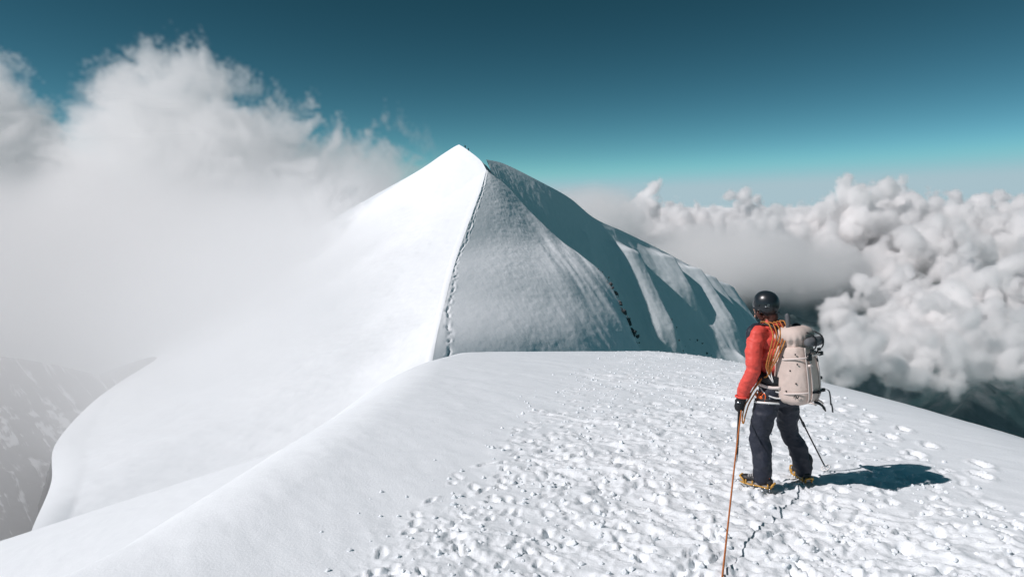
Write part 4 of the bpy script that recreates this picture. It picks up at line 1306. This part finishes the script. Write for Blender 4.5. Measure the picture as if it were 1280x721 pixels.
# back panel, shoulder straps, hip belt
bm = bmesh.new(); box_bm(bm, pk(0, 0.178, 0.27), (0.25, 0.030, 0.44), LEAN, 0.012); obj_bm('back_panel', bm, M_black, pack)
def lp(x, y, z): return Vector((x, y + 0.24, z - 0.86))       # person coordinates -> pack coordinates
for pts in ([(-0.10, -0.10, 1.40), (-0.105, -0.02, 1.515), (-0.115, 0.10, 1.525), (-0.125, 0.20, 1.44), (-0.13, 0.215, 1.30), (-0.15, 0.17, 1.16), (-0.165, 0.06, 1.08), (-0.14, -0.08, 1.03)],
            [(0.09, -0.10, 1.40), (0.085, -0.02, 1.505), (0.085, 0.10, 1.515), (0.095, 0.20, 1.43), (0.10, 0.215, 1.30), (0.13, 0.17, 1.16), (0.15, 0.06, 1.08), (0.13, -0.08, 1.03)]):
    bm = bmesh.new(); strap_bm(bm, [lp(*q) for q in cr(pts, 30)], 0.055, 0.014, [Vector((1, 0.1, 0.15))] * 18 + [Vector((0.2, 1, 0.5))] * 12)
    obj_bm('shoulder_strap', bm, M_black, pack)
bm = bmesh.new(); strap_bm(bm, [lp(*q) for q in cr([(-0.10, -0.14, 1.02), (-0.17, -0.08, 1.04), (-0.192, 0.03, 1.05), (-0.15, 0.14, 1.03), (0, 0.19, 1.02), (0.15, 0.13, 1.03), (0.19, 0.02, 1.05), (0.16, -0.09, 1.03)], 30)], 0.085, 0.016, (0, 0, 1)); obj_bm('hip_belt', bm, M_black, pack)
bm = bmesh.new(); strap_bm(bm, [lp(*q) for q in cr([(-0.155, -0.135, 0.985), (-0.188, -0.06, 0.975), (-0.205, 0.03, 0.985), (-0.19, 0.09, 1.0)], 12)], 0.028, 0.006, (0, 0, 1)); obj_bm('hip_webbing', bm, M_pale, pack)
# white webbing between shoulder strap and belt
for pts in ([(-0.175, -0.075, 1.24), (-0.192, -0.055, 1.13), (-0.192, -0.085, 1.03)], [(-0.205, -0.015, 1.165), (-0.208, -0.04, 1.10), (-0.195, -0.085, 1.03)]):
    bm = bmesh.new(); strap_bm(bm, [lp(*q) for q in cr(pts, 10)], 0.016, 0.004, (0.3, 1, 0)); obj_bm('white_strap', bm, M_white, pack)
# the padded handle of a tool that stands up between helmet and lid
bm = bmesh.new()
limb_bm(bm, [lp(-0.085, -0.135, 1.43), lp(-0.080, -0.135, 1.52), lp(-0.085, -0.130, 1.60), lp(-0.09, -0.125, 1.635)], [0.017, 0.020, 0.023, 0.019])
th_ = blob('tool_handle', bm, M_grey, pack, 0.006, 3)
bm = bmesh.new()
limb_bm(bm, [lp(-0.02, -0.13, 1.50), lp(0.02, -0.15, 1.525), lp(0.06, -0.15, 1.52)], [0.03, 0.035, 0.025])
blob('haul_loop', bm, M_black, pack, 0.008, 3)

# ------------------------------------------------------------------ climbing rope: coils over the shoulder, then the line to us
rope = empty('climbing_rope', to_world((-0.12, 0.0, 1.0)), 0)
tag(rope, 'orange climbing rope coiled over the shoulder and trailing across the snow', 'rope')
ow = to_world((-0.12, 0.0, 1.0))
for k in range(5):
    s_ = k / 4.0; j = prng.uniform(-0.006, 0.006)
    loop = [(-0.030 - 0.10 * s_, -0.060 + 0.085 * s_ + j, 1.568 - 0.030 * s_), (-0.085 - 0.105 * s_, -0.135 + 0.075 * s_, 1.49 - 0.03 * s_ + j), (-0.155 - 0.080 * s_, -0.142 + 0.065 * s_, 1.37), (-0.192 - 0.055 * s_ + j, -0.112 + 0.055 * s_, 1.25), (-0.204 - 0.034 * s_, -0.080 + j + 0.04 * s_, 1.17), (-0.198 - 0.012 * s_, -0.045, 1.10),
            (-0.19, 0.02, 1.06), (-0.14, 0.14, 1.10 + 0.01 * k), (-0.05, 0.185, 1.25), (0.0 - 0.03 * s_, 0.19, 1.40), (-0.03 - 0.08 * s_, 0.12, 1.54), (-0.030 - 0.10 * s_, -0.060 + 0.085 * s_ + j, 1.568 - 0.030 * s_)]
    bm = bmesh.new(); tube_bm(bm, [to_world(q) - ow for q in cr(loop, 70)], 0.0064, 7, False)
    obj_bm('coil', bm, (M_coil, M_rope)[k % 2], rope)
bm = bmesh.new()
hand_w = to_world(GRL + Vector((0.045, 0.0, 0.02)))
path = [to_world((-0.19, 0.02, 1.06)), to_world((-0.215, 0.06, 0.98)), to_world((-0.235, 0.12, 0.88)), hand_w]
end = Vector((1.30, 4.0, 0)); gend = surf_z(1.30, 4.0) + 0.02
for k in range(1, 15):
    t_ = k / 14
    x = hand_w.x + (end.x - hand_w.x) * (t_ ** 0.96); y = hand_w.y + (end.y - hand_w.y) * t_
    h0 = hand_w.z - surf_z(hand_w.x, hand_w.y)
    h = max(0.012, h0 * (1 - t_) ** 1.35)
    path.append(Vector((x, y, float(dome(x, y)) + h)))
for (x, y) in ((1.24, 3.7), (1.10, 3.3), (0.9, 2.7), (0.75, 2.0), (0.7, 1.4)): path.append(Vector((x, y, surf_z(x, y) + 0.02)))
tube_bm(bm, [Vector(q) - ow for q in cr([tuple(q) for q in path], 150)], 0.0068, 8)
obj_bm('line', bm, M_rope, rope)
bm = bmesh.new()
tube_bm(bm, [Vector(q) - ow for q in cr([tuple(to_world(q)) for q in ((-0.19, 0.03, 1.05), (-0.22, 0.08, 0.96), (-0.25, 0.11, 0.86), (-0.262, 0.15, 0.77), (-0.262, 0.17, 0.64), (-0.255, 0.16, 0.60), (-0.245, 0.15, 0.68), (-0.235, 0.12, 0.80), (-0.21, 0.06, 0.93))], 50)], 0.0066, 7)
obj_bm('bight', bm, M_coil, rope)

# ------------------------------------------------------------------ climbers far off on the summit
def far_person(loc, rz, lean, label, hgt=1.8):
    p_ = empty('person', loc, rz)
    tag(p_, label, 'person', 'distant climbers on the summit ridge')
    bm = bmesh.new()
    s_ = hgt / 1.8
    def v(x, y, z): return Vector((x * s_, (y + lean * z) * s_, z * s_))
    for sg in (-1, 1):
        limb_bm(bm, [v(sg * 0.10, 0, 0.92), v(sg * 0.13, 0.06 * sg, 0.50), v(sg * 0.15, 0.10 * sg, 0.06)], [0.10, 0.08, 0.07])
        limb_bm(bm, [v(sg * 0.15, 0.02 + 0.14 * sg, 0.05), v(sg * 0.15, 0.16 + 0.10 * sg, 0.04)], [0.055, 0.05])
        limb_bm(bm, [v(sg * 0.20, 0, 1.42), v(sg * 0.29, 0.06, 1.16), v(sg * 0.28, 0.22, 0.98)], [0.075, 0.062, 0.05])
    limb_bm(bm, [v(0, 0, 0.92), v(0, 0, 1.15), v(0, 0.01, 1.40)], [0.16, 0.16, 0.15])
    limb_bm(bm, [v(0, 0, 1.42), v(0, 0.02, 1.56)], [0.07, 0.065])
    ball_bm(bm, v(0, 0.03, 1.68), (0.10, 0.12, 0.13))
    blob('body', bm, M_black, p_, 0.03, 2)
    bm = bmesh.new(); box_bm(bm, v(0, -0.24, 1.2), (0.32 * s_, 0.22 * s_, 0.55 * s_), None, 0.05); obj_bm('backpack', bm, M_navy, p_)
    return p_


far_person((-20.6, 306.2, 24.15), R(60), 0.10, 'tiny dark figure, upper of two climbers below the summit', 1.9)
far_person((-19.0, 303.6, 22.95), R(50), 0.12, 'tiny dark figure, lower of two climbers below the summit', 1.6)

for md in CLOUD_MODS: md.show_viewport = True
